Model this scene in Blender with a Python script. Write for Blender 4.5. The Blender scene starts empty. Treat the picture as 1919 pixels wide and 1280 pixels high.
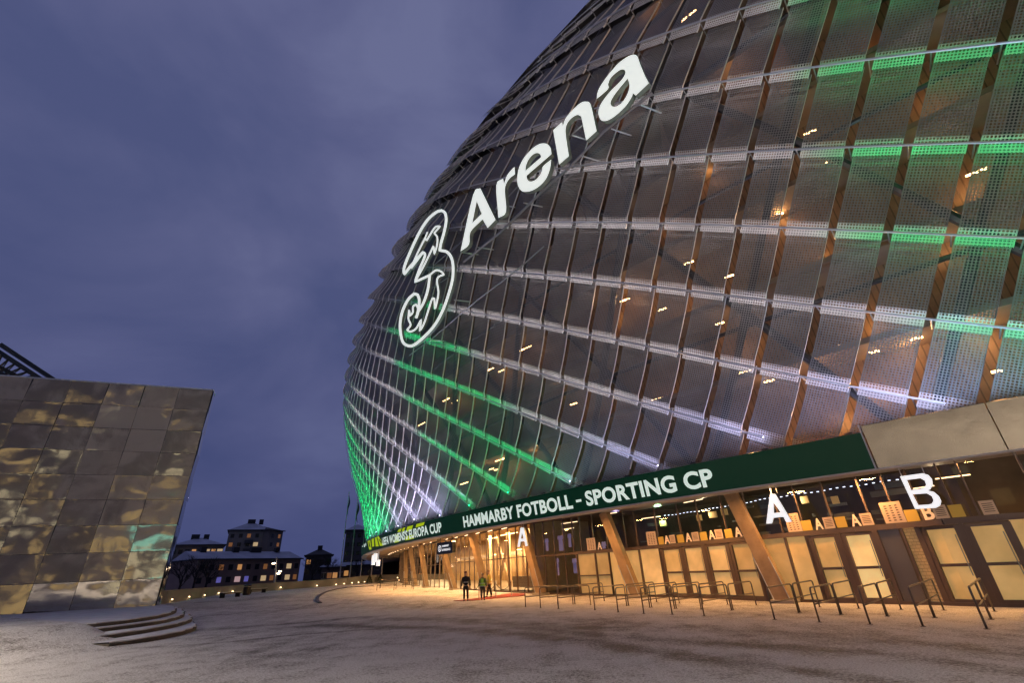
import bpy, math, random
import numpy as np
from mathutils import Vector, Matrix, geometry
rnd = random.Random(7)
S = bpy.context.scene
COL = S.collection

# ------------------------------------------------------------------ camera
F = 853.0; PT = math.radians(26.7); RL = math.radians(2.8); CH = 1.8
fw = np.array([0, math.cos(PT), math.sin(PT)]); r0 = np.array([1., 0, 0]); u0 = np.cross(r0, fw)
rt = math.cos(RL)*r0 - math.sin(RL)*u0; up = math.sin(RL)*r0 + math.cos(RL)*u0
CAM = np.array([0, 0, CH])
cd = bpy.data.cameras.new("camera"); cam = bpy.data.objects.new("camera", cd); COL.objects.link(cam)
cd.sensor_width = 36; cd.lens = 16.0; cd.clip_start = 0.05; cd.clip_end = 6000
m = Matrix.Identity(4)
for i in range(3):
    m[i][0] = rt[i]; m[i][1] = up[i]; m[i][2] = -fw[i]; m[i][3] = CAM[i]
cam.matrix_world = m
S.camera = cam

# ------------------------------------------------------------------ dusk sky
SUN_EL, SUN_ROT = math.radians(1.0), math.radians(200)
W = bpy.data.worlds.new("World"); S.world = W; W.use_nodes = True
nt = W.node_tree; nt.nodes.clear()
def wn(t, **k):
    n = nt.nodes.new(t)
    for a, b in k.items(): setattr(n, a, b)
    return n
out = wn('ShaderNodeOutputWorld'); bg = wn('ShaderNodeBackground'); sky = wn('ShaderNodeTexSky')
sky.sky_type = 'NISHITA'; sky.sun_disc = False; sky.sun_elevation = SUN_EL; sky.sun_rotation = SUN_ROT
sky.air_density = 2.5; sky.dust_density = 1.0; sky.ozone_density = 6.0
tc = wn('ShaderNodeTexCoord'); mp = wn('ShaderNodeMapping'); mp.inputs['Scale'].default_value = (1.0, 1.0, 1.7)
n1 = wn('ShaderNodeTexNoise'); n1.inputs['Scale'].default_value = 2.2; n1.inputs['Detail'].default_value = 8; n1.inputs['Roughness'].default_value = .5
n1.inputs['Distortion'].default_value = .35
r1 = wn('ShaderNodeValToRGB')
r1.color_ramp.elements[0].position = .36; r1.color_ramp.elements[0].color = (.050, .062, .145, 1)
r1.color_ramp.elements[1].position = .66; r1.color_ramp.elements[1].color = (.094, .106, .205, 1)
e = r1.color_ramp.elements.new(.52); e.color = (.071, .081, .172, 1)
sep = wn('ShaderNodeSeparateXYZ')
hr = wn('ShaderNodeValToRGB')   # overcast layer gets darker towards the horizon
hr.color_ramp.elements[0].position = .0; hr.color_ramp.elements[0].color = (.62, .66, .80, 1)
hr.color_ramp.elements[1].position = .55; hr.color_ramp.elements[1].color = (1.05, 1.02, 1.0, 1)
mu = wn('ShaderNodeMix', data_type='RGBA', blend_type='MULTIPLY'); mu.inputs[0].default_value = 1
mx = wn('ShaderNodeMix', data_type='RGBA', blend_type='MIX'); mx.inputs[0].default_value = .93
sc_ = wn('ShaderNodeMix', data_type='RGBA', blend_type='MULTIPLY'); sc_.inputs[0].default_value = 1; sc_.inputs[7].default_value = (.06, .06, .06, 1)
L = nt.links.new
L(tc.outputs['Generated'], mp.inputs[0]); L(mp.outputs[0], n1.inputs['Vector']); L(n1.outputs['Fac'], r1.inputs[0])
L(tc.outputs['Generated'], sep.inputs[0]); L(sep.outputs['Z'], hr.inputs[0])
L(r1.outputs[0], mu.inputs[6]); L(hr.outputs[0], mu.inputs[7])
L(sky.outputs[0], sc_.inputs[6]); L(sc_.outputs[2], mx.inputs[6]); L(mu.outputs[2], mx.inputs[7])
L(mx.outputs[2], bg.inputs[0]); bg.inputs[1].default_value = 1.5
L(bg.outputs[0], out.inputs[0])
S.view_settings.view_transform = 'Standard'; S.view_settings.look = 'None'
S.view_settings.exposure = 0; S.view_settings.gamma = 1
S.cycles.use_denoising = True
S.cycles.max_bounces = 8; S.cycles.transparent_max_bounces = 24; S.cycles.sample_clamp_indirect = 3
S.cycles.caustics_reflective = False; S.cycles.caustics_refractive = False

# ------------------------------------------------------------------ geometry of the place
CX, CY, RC = 110.4153, 125.3538, 143.4572      # the stadium is round: centre and radius of its LED band
TH0 = math.atan2(-CY, -CX)
def ray(x, y):
    d = fw*F + rt*(x-959.5) - up*(y-640); return d/np.linalg.norm(d)
def oz(z):
    t = (z-6.3)/40; v = .1+.6*t+54.7*t**2-87.5*t**3+33.6*t**4
    if z < 6.3: v = .1
    return v
def doz(z): return (oz(z+.05)-oz(z-.05))/.1
def SP(s, z, off=0.):
    """point on the bulging skin: s metres round the band (leftwards), z height, off metres out along the normal"""
    a = TH0 - s/RC; d = doz(z); n = math.hypot(1, d)
    r = RC + oz(z) + off/n; zz = z - off*d/n
    return (CX+r*math.cos(a), CY+r*math.sin(a), zz)
def WP(s, inset, z):
    a = TH0 - s/RC; r = RC-inset
    return (CX+r*math.cos(a), CY+r*math.sin(a), z)
def gz(x, y):
    d = math.hypot(x, y); t = max(0, d-30); return min(0.0165*t*t/(t+6), 0.95)
def atz(x, y, z):
    d = ray(x, y); return CAM + d*((z-CH)/d[2])
def gat(x, y):
    d = ray(x, y); z = 0
    for _ in range(60):
        p = CAM + d*((z-CH)/d[2]); z = .6*z+.4*gz(p[0], p[1])
    return p
def at_dist(x, y, D):
    d = ray(x, y); return CAM + d*(D/math.hypot(d[0], d[1]))
def s_of(p): return -(math.atan2(p[1]-CY, p[0]-CX)-TH0)*RC
def i_of(p): return RC-math.hypot(p[0]-CX, p[1]-CY)
def march(x, y, fn, t0=8, t1=160):
    """first hit of the line of sight with r = fn(z)"""
    d = ray(x, y); t = np.linspace(t0, t1, 1500); P = CAM + d*t[:, None]
    f = np.hypot(P[:, 0]-CX, P[:, 1]-CY) - np.array([fn(v) for v in P[:, 2]])
    i = np.where((f[1:] < 0) & (f[:-1] >= 0))[0]
    if len(i) == 0: return None
    a, b = t[i[0]], t[i[0]+1]
    for _ in range(20):
        c = (a+b)/2; p = CAM+d*c
        if math.hypot(p[0]-CX, p[1]-CY) - fn(p[2]) > 0: a = c
        else: b = c
    return CAM+d*a
def sz_cyl(x, y, inset):
    p = march(x, y, lambda z: RC-inset); return s_of(p), p[2]
FI = [(-60, .1), (-2, .15), (.4, .3), (1.3, .8), (3.8, 1.2), (5.3, 1.6), (7.7, 1.95), (9.4, 2.75), (11, 3.3), (12.8, 3.9), (14.4, 4.3), (19, 4.5), (25, 4.6), (30, 5.0), (37, 5.6), (60, 6.2), (130, 7)]
def fin(s): return float(np.interp(s, [a for a, b in FI], [b for a, b in FI]))
def FP(s, z, d=0.):         # on the ground-floor glass front, d metres in front of it
    return WP(s, fin(s)-d, z)
def fs(x, y=None):          # s of a mullion foot seen at pixel x
    ys = np.interp(x, [800, 861, 929, 993, 1085, 1254, 1443, 1690, 1919], [1100.5, 1105.5, 1109, 1112.5, 1116, 1119.5, 1128, 1134, 1139])
    return s_of(gat(x, ys))

# ------------------------------------------------------------------ builders
def tag(o, label=None, cat=None, group=None, kind=None):
    if label: o['label'] = label
    if cat: o['category'] = cat
    if group: o['group'] = group
    if kind: o['kind'] = kind
    return o
def empty(name, loc=(0, 0, 0), rz=0, parent=None):
    o = bpy.data.objects.new(name, None); COL.objects.link(o); o.location = loc; o.rotation_euler = (0, 0, rz); o.empty_display_size = .3
    if parent: o.parent = parent
    return o
class MB:
    def __init__(s): s.v = []; s.f = []; s.uv = []; s.mi = []; s.c = None
    def poly(s, pts, uv=None, mi=0):
        i = len(s.v); s.v += [tuple(p) for p in pts]; s.f.append(tuple(range(i, i+len(pts)))); s.uv.append(uv or [(0, 0)]*len(pts)); s.mi.append(mi)
    def grid(s, rows, mi=0, uvs=None):
        i0 = len(s.v); n = len(rows[0])
        for r in rows: s.v += [tuple(p) for p in r]
        for a in range(len(rows)-1):
            for b in range(n-1):
                s.f.append((i0+a*n+b, i0+a*n+b+1, i0+(a+1)*n+b+1, i0+(a+1)*n+b)); s.mi.append(mi)
                s.uv.append([uvs[a][b], uvs[a][b+1], uvs[a+1][b+1], uvs[a+1][b]] if uvs else [(0, 0)]*4)
    def hexa(s, p, mi=0):   # 8 corners: bottom 4 ccw, top 4 ccw
        i = len(s.v); s.v += [tuple(q) for q in p]
        for f in ((3, 2, 1, 0), (4, 5, 6, 7), (0, 1, 5, 4), (1, 2, 6, 5), (2, 3, 7, 6), (3, 0, 4, 7)):
            s.f.append(tuple(i+k for k in f)); s.uv.append([(0, 0)]*4); s.mi.append(mi)
    def box(s, c, d, rz=0, mi=0):
        ca, sa = math.cos(rz), math.sin(rz); P = []
        for z in (-1, 1):
            for x, y in ((-1, -1), (1, -1), (1, 1), (-1, 1)):
                X, Y = x*d[0]/2, y*d[1]/2; P.append((c[0]+X*ca-Y*sa, c[1]+X*sa+Y*ca, c[2]+z*d[2]/2))
        s.hexa(P, mi)
    def tube(s, pts, r, n=8, mi=0, cap=True):
        pts = [Vector(p) for p in pts]; rings = []; prev = None
        for k, p in enumerate(pts):
            t = (pts[min(k+1, len(pts)-1)]-pts[max(k-1, 0)]).normalized()
            if prev is None: u = t.orthogonal().normalized()
            else: u = (prev - t*prev.dot(t)).normalized()
            prev = u; w = t.cross(u); rr = r[k] if isinstance(r, (list, tuple)) else r
            rings.append([p+(u*math.cos(2*math.pi*a/n)+w*math.sin(2*math.pi*a/n))*rr for a in range(n)])
        i = len(s.v)
        for g in rings: s.v += [tuple(q) for q in g]
        for k in range(len(rings)-1):
            for a in range(n):
                b = (a+1) % n; s.f.append((i+k*n+a, i+k*n+b, i+(k+1)*n+b, i+(k+1)*n+a)); s.uv.append([(0, 0)]*4); s.mi.append(mi)
        if cap:
            s.f.append(tuple(i+a for a in range(n))[::-1]); s.uv.append([(0, 0)]*n); s.mi.append(mi)
            s.f.append(tuple(i+(len(rings)-1)*n+a for a in range(n))); s.uv.append([(0, 0)]*n); s.mi.append(mi)
    def beam(s, a, b, w, d, mi=0, side=None):  # rectangular bar from a to b
        a, b = Vector(a), Vector(b); t = (b-a).normalized(); u = (Vector(side) if side else Vector((0, 0, 1)).cross(t))
        if u.length < 1e-4: u = Vector((1, 0, 0))
        u = (u - t*u.dot(t)).normalized(); v = t.cross(u); P = []
        for q in (a, b):
            for x, y in ((-1, -1), (1, -1), (1, 1), (-1, 1)): P.append(q+u*x*w/2+v*y*d/2)
        s.hexa(P, mi)
    def build(s, name, mats, parent=None, smooth=False, origin=None):
        me = bpy.data.meshes.new(name); o0 = Vector(origin) if origin is not None else Vector((0, 0, 0))
        me.from_pydata([tuple(Vector(v)-o0) for v in s.v], [], s.f)
        if not isinstance(mats, (list, tuple)): mats = [mats]
        for mt in mats: me.materials.append(mt)
        uvl = me.uv_layers.new(name='UVMap'); flat = [c for f in s.uv for uv in f for c in uv]; uvl.data.foreach_set('uv', flat)
        me.polygons.foreach_set('material_index', s.mi)
        if smooth: me.polygons.foreach_set('use_smooth', [True]*len(me.polygons))
        me.update()
        o = bpy.data.objects.new(name, me); COL.objects.link(o); o.location = o0
        if parent:
            o.parent = parent; o.matrix_parent_inverse = parent_inv(parent)
        return o
def world_of(o):
    w = Matrix.LocRotScale(o.location, o.rotation_euler, o.scale)
    if o.parent: w = world_of(o.parent) @ o.matrix_parent_inverse @ w
    return w
def parent_inv(p): return world_of(p).inverted()
def copy_tree(o, parent=None):
    c = o.copy(); COL.objects.link(c)
    if parent: c.parent = parent
    for ch in list(o.children): copy_tree(ch, c)
    return c

# ------------------------------------------------------------------ materials
def mat(name, col, rough=.6, metal=0., emit=None, es=1., noise=None, bump=None, coord='Object', spec=None, alpha=None):
    """noise=(scale, colour2, contrast)  bump=(scale, strength)"""
    M = bpy.data.materials.new(name); M.use_nodes = True; t = M.node_tree; b = t.nodes['Principled BSDF']
    b.inputs['Base Color'].default_value = (*col, 1); b.inputs['Roughness'].default_value = rough; b.inputs['Metallic'].default_value = metal
    if spec is not None: b.inputs['Specular IOR Level'].default_value = spec
    if emit: b.inputs['Emission Color'].default_value = (*emit, 1); b.inputs['Emission Strength'].default_value = es
    if noise or bump: co = t.nodes.new('ShaderNodeTexCoord')
    if noise:
        n = t.nodes.new('ShaderNodeTexNoise'); n.inputs['Scale'].default_value = noise[0]; n.inputs['Detail'].default_value = 6
        r = t.nodes.new('ShaderNodeValToRGB'); w = noise[2] if len(noise) > 2 else .18
        r.color_ramp.elements[0].position = .5-w; r.color_ramp.elements[0].color = (*col, 1)
        r.color_ramp.elements[1].position = .5+w; r.color_ramp.elements[1].color = (*noise[1], 1)
        t.links.new(co.outputs[coord], n.inputs['Vector']); t.links.new(n.outputs['Fac'], r.inputs[0])
        t.links.new(r.outputs[0], b.inputs['Base Color'])
        if emit: t.links.new(r.outputs[0], b.inputs['Emission Color'])
    if bump:
        n = t.nodes.new('ShaderNodeTexNoise'); n.inputs['Scale'].default_value = bump[0]; n.inputs['Detail'].default_value = 5
        bb = t.nodes.new('ShaderNodeBump'); bb.inputs['Strength'].default_value = bump[1]; bb.inputs['Distance'].default_value = .05
        t.links.new(co.outputs[coord], n.inputs['Vector']); t.links.new(n.outputs['Fac'], bb.inputs['Height']); t.links.new(bb.outputs[0], b.inputs['Normal'])
    return M
def mathn(t, op, a, b=None, c=None):
    n = t.nodes.new('ShaderNodeMath'); n.operation = op
    for i, v in enumerate((a, b, c)):
        if v is None: continue
        if isinstance(v, (int, float)): n.inputs[i].default_value = v
        else: t.links.new(v, n.inputs[i])
    return n.outputs[0]
def perforated(name, col, rough, metal, trans=0.):
    """sheet metal with punched round holes on a square pitch; uv is in metres across/along the panel"""
    M = bpy.data.materials.new(name); M.use_nodes = True; t = M.node_tree; b = t.nodes['Principled BSDF']; o = t.nodes['Material Output']
    b.inputs['Base Color'].default_value = (*col, 1); b.inputs['Roughness'].default_value = rough; b.inputs['Metallic'].default_value = metal
    co = t.nodes.new('ShaderNodeTexCoord'); no = t.nodes.new('ShaderNodeTexNoise'); no.inputs['Scale'].default_value = .5; no.inputs['Detail'].default_value = 4
    t.links.new(co.outputs['Object'], no.inputs['Vector'])
    rp = t.nodes.new('ShaderNodeValToRGB'); rp.color_ramp.elements[0].position = .35; rp.color_ramp.elements[1].position = .65
    rp.color_ramp.elements[0].color = (*[c*.78 for c in col], 1); rp.color_ramp.elements[1].color = (*[min(1, c*1.15) for c in col], 1)
    t.links.new(no.outputs['Fac'], rp.inputs[0]); t.links.new(rp.outputs[0], b.inputs['Base Color'])
    no2 = t.nodes.new('ShaderNodeTexNoise'); no2.inputs['Scale'].default_value = .9
    t.links.new(co.outputs['Object'], no2.inputs['Vector'])
    bp = t.nodes.new('ShaderNodeBump'); bp.inputs['Strength'].default_value = .35; bp.inputs['Distance'].default_value = .06
    t.links.new(no2.outputs['Fac'], bp.inputs['Height']); t.links.new(bp.outputs[0], b.inputs['Normal'])
    uv = t.nodes.new('ShaderNodeUVMap'); sp = t.nodes.new('ShaderNodeSeparateXYZ'); t.links.new(uv.outputs[0], sp.inputs[0])
    P = .108
    fx = mathn(t, 'SUBTRACT', mathn(t, 'FRACT', mathn(t, 'DIVIDE', sp.outputs[0], P)), .5)
    fy = mathn(t, 'SUBTRACT', mathn(t, 'FRACT', mathn(t, 'DIVIDE', sp.outputs[1], P)), .5)
    d = mathn(t, 'ADD', mathn(t, 'MULTIPLY', fx, fx), mathn(t, 'MULTIPLY', fy, fy))
    h = mathn(t, 'LESS_THAN', d, .34**2)
    inx = mathn(t, 'LESS_THAN', mathn(t, 'ABSOLUTE', mathn(t, 'SUBTRACT', sp.outputs[0], P*7.5)), P*7.01)
    hole = mathn(t, 'MULTIPLY', h, inx)
    tr = t.nodes.new('ShaderNodeBsdfTransparent'); ms = t.nodes.new('ShaderNodeMixShader')
    sh = b.outputs[0]
    if trans > 0:
        tl = t.nodes.new('ShaderNodeBsdfTranslucent'); tl.inputs[0].default_value = (.9, .9, .9, 1)
        m2 = t.nodes.new('ShaderNodeMixShader'); m2.inputs[0].default_value = trans
        t.links.new(sh, m2.inputs[1]); t.links.new(tl.outputs[0], m2.inputs[2]); sh = m2.outputs[0]
    t.links.new(hole, ms.inputs[0]); t.links.new(sh, ms.inputs[1]); t.links.new(tr.outputs[0], ms.inputs[2]); t.links.new(ms.outputs[0], o.inputs[0])
    return M
def glass(name, tint=(.9, .9, .9), refl=.12, rough=.02):
    M = bpy.data.materials.new(name); M.use_nodes = True; t = M.node_tree; o = t.nodes['Material Output']; t.nodes.remove(t.nodes['Principled BSDF'])
    tr = t.nodes.new('ShaderNodeBsdfTransparent'); tr.inputs[0].default_value = (*tint, 1)
    gl = t.nodes.new('ShaderNodeBsdfGlossy'); gl.inputs['Roughness'].default_value = rough
    ge = t.nodes.new('ShaderNodeNewGeometry'); dp = t.nodes.new('ShaderNodeVectorMath'); dp.operation = 'DOT_PRODUCT'; t.links.new(ge.outputs['Normal'], dp.inputs[0]); t.links.new(ge.outputs['Incoming'], dp.inputs[1])
    fr = mathn(t, 'POWER', mathn(t, 'SUBTRACT', 1.0, mathn(t, 'ABSOLUTE', dp.outputs['Value'])), 5.0)
    ms = t.nodes.new('ShaderNodeMixShader'); f2 = mathn(t, 'MULTIPLY_ADD', fr, .9, .06)
    t.links.new(f2, ms.inputs[0]); t.links.new(tr.outputs[0], ms.inputs[1]); t.links.new(gl.outputs[0], ms.inputs[2]); t.links.new(ms.outputs[0], o.inputs[0])
    return M
def emissive(name, col, st):
    return mat(name, tuple(min(.8, c) for c in col), .5, 0, emit=col, es=st)
def ledmat(name):      # light rail: LED colour stored per vertex
    M = bpy.data.materials.new(name); M.use_nodes = True; t = M.node_tree; b = t.nodes['Principled BSDF']
    a = t.nodes.new('ShaderNodeVertexColor'); a.layer_name = 'led'; b.inputs['Base Color'].default_value = (.6, .6, .6, 1)
    t.links.new(a.outputs[0], b.inputs['Emission Color']); b.inputs['Emission Strength'].default_value = LED
    return M
LED = 26.0
def planks(name, col, col2, freq, axis=0, rough=.55, bumpy=.6):
    M = mat(name, col, rough, noise=(1.4, col2)); t = M.node_tree; b = t.nodes['Principled BSDF']
    uv = t.nodes.new('ShaderNodeUVMap'); sp = t.nodes.new('ShaderNodeSeparateXYZ'); t.links.new(uv.outputs[0], sp.inputs[0])
    fx = mathn(t, 'ABSOLUTE', mathn(t, 'SUBTRACT', mathn(t, 'FRACT', mathn(t, 'MULTIPLY', sp.outputs[axis], freq)), .5))
    g = mathn(t, 'LESS_THAN', fx, .40)
    bp = t.nodes.new('ShaderNodeBump'); bp.inputs['Strength'].default_value = bumpy; bp.inputs['Distance'].default_value = .08
    t.links.new(g, bp.inputs['Height']); t.links.new(bp.outputs[0], b.inputs['Normal'])
    old = b.inputs['Base Color'].links[0].from_socket
    mm = t.nodes.new('ShaderNodeMix'); mm.data_type = 'RGBA'; mm.blend_type = 'MULTIPLY'; mm.inputs[0].default_value = 1
    g2 = mathn(t, 'MULTIPLY_ADD', g, .45, .55)
    t.links.new(old, mm.inputs[6]); t.links.new(g2, mm.inputs[7]); t.links.new(mm.outputs[2], b.inputs['Base Color'])
    return M

M_panel = perforated('perforated_aluminium', (.18, .183, .188), .42, .4)
M_lip = perforated('perforated_aluminium_lip', (.28, .275, .275), .5, .15, trans=.12)
M_flange = mat('edge_flange', (.75, .75, .75), .45, .2)
M_rail = ledmat('light_rail'); M_railbody = mat('rail_extrusion', (.62, .62, .64), .35, .6)
M_steel = mat('dark_steel', (.035, .035, .042), .45, .4)
M_steel2 = mat('galvanised_tube', (.34, .34, .35), .4, .8)
M_inner = planks('timber_inner_wall', (.13, .075, .045), (.20, .115, .065), 3.4, 0)
M_slab = mat('floor_slab', (.12, .09, .075), .8, noise=(.6, (.2, .14, .1)))
M_bronze = mat('bronze_mullion', (.13, .095, .085), .42, .3)
M_glassf = glass('clear_glass', (.82, .84, .82), .1)
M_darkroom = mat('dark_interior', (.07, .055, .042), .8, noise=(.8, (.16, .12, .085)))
M_frost = None
M_timber = mat('glulam_timber', (.29, .20, .12), .55, noise=(2.2, (.40, .28, .175)), bump=(9, .25))
M_timber2 = mat('pale_timber', (.52, .36, .2), .6, noise=(3, (.62, .45, .27)))
M_soffit = mat('soffit_metal', (.38, .37, .38), .28, .8, bump=(.8, .25))
M_fascia = mat('brushed_fascia_metal', (.20, .18, .15), .26, .8, noise=(.9, (.30, .27, .22)), bump=(.9, .3))
M_trim = mat('edge_trim', (.50, .54, .64), .5, .25, bump=(1.5, .2))
M_ledgreen = mat('led_screen_green', (.002, .010, .006), .4, emit=(.002, .019, .010), es=.8, spec=.1)
M_ledlime = emissive('led_lime', (.32, .42, .0), .95)
M_ledwhite = emissive('led_white', (.50, .60, .54), 1.0)
M_sign = emissive('sign_face', (.70, .745, .70), .92)
M_signside = mat('sign_return', (.16, .19, .17), .5)
M_tube_warm = emissive('warm_lamp', (1.0, .60, .26), 9)
M_tube_soft = emissive('warm_lamp_soft', (1.0, .66, .38), 3.2)
M_white = emissive('white_letter', (.85, .86, .88), .92)
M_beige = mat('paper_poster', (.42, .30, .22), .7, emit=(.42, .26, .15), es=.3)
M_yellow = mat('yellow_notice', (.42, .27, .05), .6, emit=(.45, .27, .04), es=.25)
M_ink = mat('printed_ink', (.10, .06, .04), .7)
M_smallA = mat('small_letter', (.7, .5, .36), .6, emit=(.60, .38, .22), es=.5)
M_black = mat('black_cabinet', (.012, .014, .016), .35)

# ------------------------------------------------------------------ ground
def smooth(a, b, x):
    t = max(0., min(1., (x-a)/(b-a))); return t*t*(3-2*t)
tracks = [([(250, 1216), (420, 1205), (560, 1190), (700, 1180), (800, 1172)], .22, .75),
          ([(372, 1182), (470, 1176), (560, 1168), (700, 1156)], .7, .62),
          ([(600, 1172), (820, 1178), (960, 1187), (1100, 1203), (1250, 1225), (1380, 1246)], .62, 1.0),
          ([(690, 1158), (830, 1163), (960, 1170), (1150, 1180)], .8, .6),
          ([(980, 1178), (1150, 1194), (1330, 1206), (1520, 1216), (1700, 1232), (1919, 1262)], .55, .85),
          ([(1100, 1162), (1300, 1178), (1500, 1192), (1700, 1206), (1919, 1222)], .9, .55),
          ([(1250, 1225), (1450, 1250), (1640, 1276)], .35, .9),
          ([(440, 1150), (600, 1140), (760, 1138), (900, 1142)], .9, .35)]
TR = [([tuple(gat(*p)[:2]) for p in pl], w, k) for pl, w, k in tracks]
def segdist(px, py, pl):
    best = np.full(px.shape, 1e9)
    for a, b in zip(pl[:-1], pl[1:]):
        ax, ay = a; dx, dy = b[0]-ax, b[1]-ay
        t = np.clip(((px-ax)*dx+(py-ay)*dy)/(dx*dx+dy*dy), 0, 1)
        best = np.minimum(best, np.hypot(px-ax-t*dx, py-ay-t*dy))
    return best
bank_a, bank_b = np.array([-18.6, 21.2]), np.array([-14.7, 19.3])
def ground_h(x, y):
    h = gz(x, y)
    # snow bank that buries the left end of the steps and carries the mirrored hall
    s1 = (x+17.2)*-.80 + (y-20.0)*.60          # distance uphill, away from the camera and to the left
    side = (x+15.4)*-.60 + (y-19.3)*-.80       # to the left along the steps
    k = smooth(-1.5, .3, side)*smooth(-3.8, 1.4, s1 + side*.35)
    return max(h, .70*k)
rad = [0.0]+list(np.concatenate([np.arange(1, 34, .22), np.geomspace(34, 4000, 70)]))
ang = list(np.radians(np.concatenate([np.arange(-62, 62, .55), np.arange(62, 298, 4.0)])))
mb = MB(); n = len(ang); vs = []; far = []
for r in rad:
    for a in ang: vs.append((r*math.sin(a), r*math.cos(a)))
V = np.array(vs); H = np.array([ground_h(x, y) for x, y in V])
nr = np.random.RandomState(3)
wear = np.zeros(len(V))
for pl, w, k in TR:
    d = segdist(V[:, 0], V[:, 1], pl); wear = np.maximum(wear, k*np.exp(-(d/w)**2))
me = bpy.data.meshes.new('ground')
fc = []
for i in range(len(rad)-1):
    for j in range(n):
        j2 = (j+1) % n; fc.append((i*n+j, (i+1)*n+j, (i+1)*n+j2, i*n+j2))
me.from_pydata([(float(x), float(y), float(h)) for (x, y), h in zip(V, H)], [], fc)
at = me.attributes.new('wear', 'FLOAT', 'POINT'); at.data.foreach_set('value', wear.astype(np.float32))
me.polygons.foreach_set('use_smooth', [True]*len(me.polygons))
ground = bpy.data.objects.new('ground', me); COL.objects.link(ground); tag(ground, kind='structure')
def ground_material():
    M = bpy.data.materials.new('trampled_snow'); M.use_nodes = True; t = M.node_tree; b = t.nodes['Principled BSDF']; lk = t.links.new
    co = t.nodes.new('ShaderNodeTexCoord'); at = t.nodes.new('ShaderNodeAttribute'); at.attribute_name = 'wear'
    def nz(sc, det=6, rg=.6, vec=None, dist=0.):
        n = t.nodes.new('ShaderNodeTexNoise'); n.inputs['Scale'].default_value = sc; n.inputs['Detail'].default_value = det; n.inputs['Roughness'].default_value = rg
        n.inputs['Distortion'].default_value = dist
        lk(vec or co.outputs['Object'], n.inputs['Vector']); return n.outputs['Fac']
    mp = t.nodes.new('ShaderNodeMapping'); mp.inputs['Rotation'].default_value = (0, 0, math.radians(38)); mp.inputs['Scale'].default_value = (1, .22, 1)
    lk(co.outputs['Object'], mp.inputs[0])
    big = nz(.16, 4, .5); mid = nz(1.1, 8, .72); streak = nz(1.3, 6, .65, mp.outputs[0], .6); fine = nz(14, 5, .75); grit = nz(30, 4, .8)
    # bare, wet asphalt shows where feet and tyres wore the snow away
    v = mathn(t, 'ADD', mathn(t, 'MULTIPLY_ADD', at.outputs['Fac'], .42, .03), mathn(t, 'MULTIPLY', mathn(t, 'SUBTRACT', streak, .5), .65))
    v = mathn(t, 'ADD', v, mathn(t, 'MULTIPLY', mathn(t, 'SUBTRACT', mid, .5), 1.25))
    v = mathn(t, 'ADD', v, mathn(t, 'MULTIPLY', mathn(t, 'SUBTRACT', fine, .5), 2.1))
    v = mathn(t, 'ADD', v, mathn(t, 'MULTIPLY', mathn(t, 'SUBTRACT', big, .5), .9))
    r = t.nodes.new('ShaderNodeValToRGB'); e = r.color_ramp.elements
    e[0].position = .0; e[0].color = (.80, .79, .79, 1); e[1].position = .66; e[1].color = (.055, .050, .048, 1)
    x = e.new(.13); x.color = (.60, .58, .57, 1); x = e.new(.36); x.color = (.27, .25, .24, 1)
    lk(v, r.inputs[0])
    mm = t.nodes.new('ShaderNodeMix'); mm.data_type = 'RGBA'; mm.blend_type = 'MULTIPLY'; mm.inputs[0].default_value = 1
    gr = t.nodes.new('ShaderNodeValToRGB'); gr.color_ramp.elements[0].position = .36; gr.color_ramp.elements[0].color = (.42, .38, .36, 1); gr.color_ramp.elements[1].position = .56
    lk(grit, gr.inputs[0]); lk(r.outputs[0], mm.inputs[6]); lk(gr.outputs[0], mm.inputs[7]); lk(mm.outputs[2], b.inputs['Base Color'])
    rr = mathn(t, 'MULTIPLY_ADD', mathn(t, 'MINIMUM', mathn(t, 'MAXIMUM', v, 0.), 1.), -.45, .88); lk(rr, b.inputs['Roughness'])
    hh = mathn(t, 'ADD', mathn(t, 'MULTIPLY', fine, .6), mathn(t, 'MULTIPLY', grit, .35)); hh = mathn(t, 'ADD', hh, mathn(t, 'MULTIPLY', mid, 1.2))
    bp = t.nodes.new('ShaderNodeBump'); bp.inputs['Strength'].default_value = .9; bp.inputs['Distance'].default_value = .09
    lk(hh, bp.inputs['Height']); lk(bp.outputs[0], b.inputs['Normal'])
    return M
me.materials.append(ground_material())

# ------------------------------------------------------------------ stadium
stadium = empty('stadium', WP(20, 0, 0)); tag(stadium, 'huge round arena clad in tilted perforated metal panels with coloured light rails', 'stadium')
SC = [-12.543400445757568, 1.693996905899066, 1.9839747518368074, 0.000790657692628427, -0.0048191733683823346, -0.03561956178277764]
ZC = [23.916533446534174, 1.023641025852047, -3.174363357264492, 0.002384365943456812, -0.015233274433522903, 0.03921095302134209]
def node(k, j):
    kk = k if k > -6 else -6
    a = (1, kk, j, kk*kk, kk*j, j*j); s = sum(x*y for x, y in zip(a, SC)); z = sum(x*y for x, y in zip(a, ZC))
    if k < -6:
        s += (k+6)*1.68; z += (k+6)*1.0
    return s, z
ZT = 47.0; ZB = 6.30
def bil(k, j, u, v):
    # u 0..1 left->right, v 0..1 upper rail -> lower rail
    a = node(k+1, j); b = node(k, j); c = node(k+1, j+1); d = node(k, j+1)
    return tuple((a[i]*(1-u)+b[i]*u)*(1-v)+(c[i]*(1-u)+d[i]*u)*v for i in (0, 1))
def flare(s, z, v): return .55*smooth(14, 24, s)*smooth(24, 32, z)*(min(max(v, 0), 1.)**2)
def offs(v): # shingled section: tucked in at its head, proud at its foot, lip folded back
    if v <= .90: return -.82+.54*(max(v, 0)/.90)**1.4
    
    return -.28 - .07*(1-abs((v-.995)/.095)**1.6)
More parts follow.
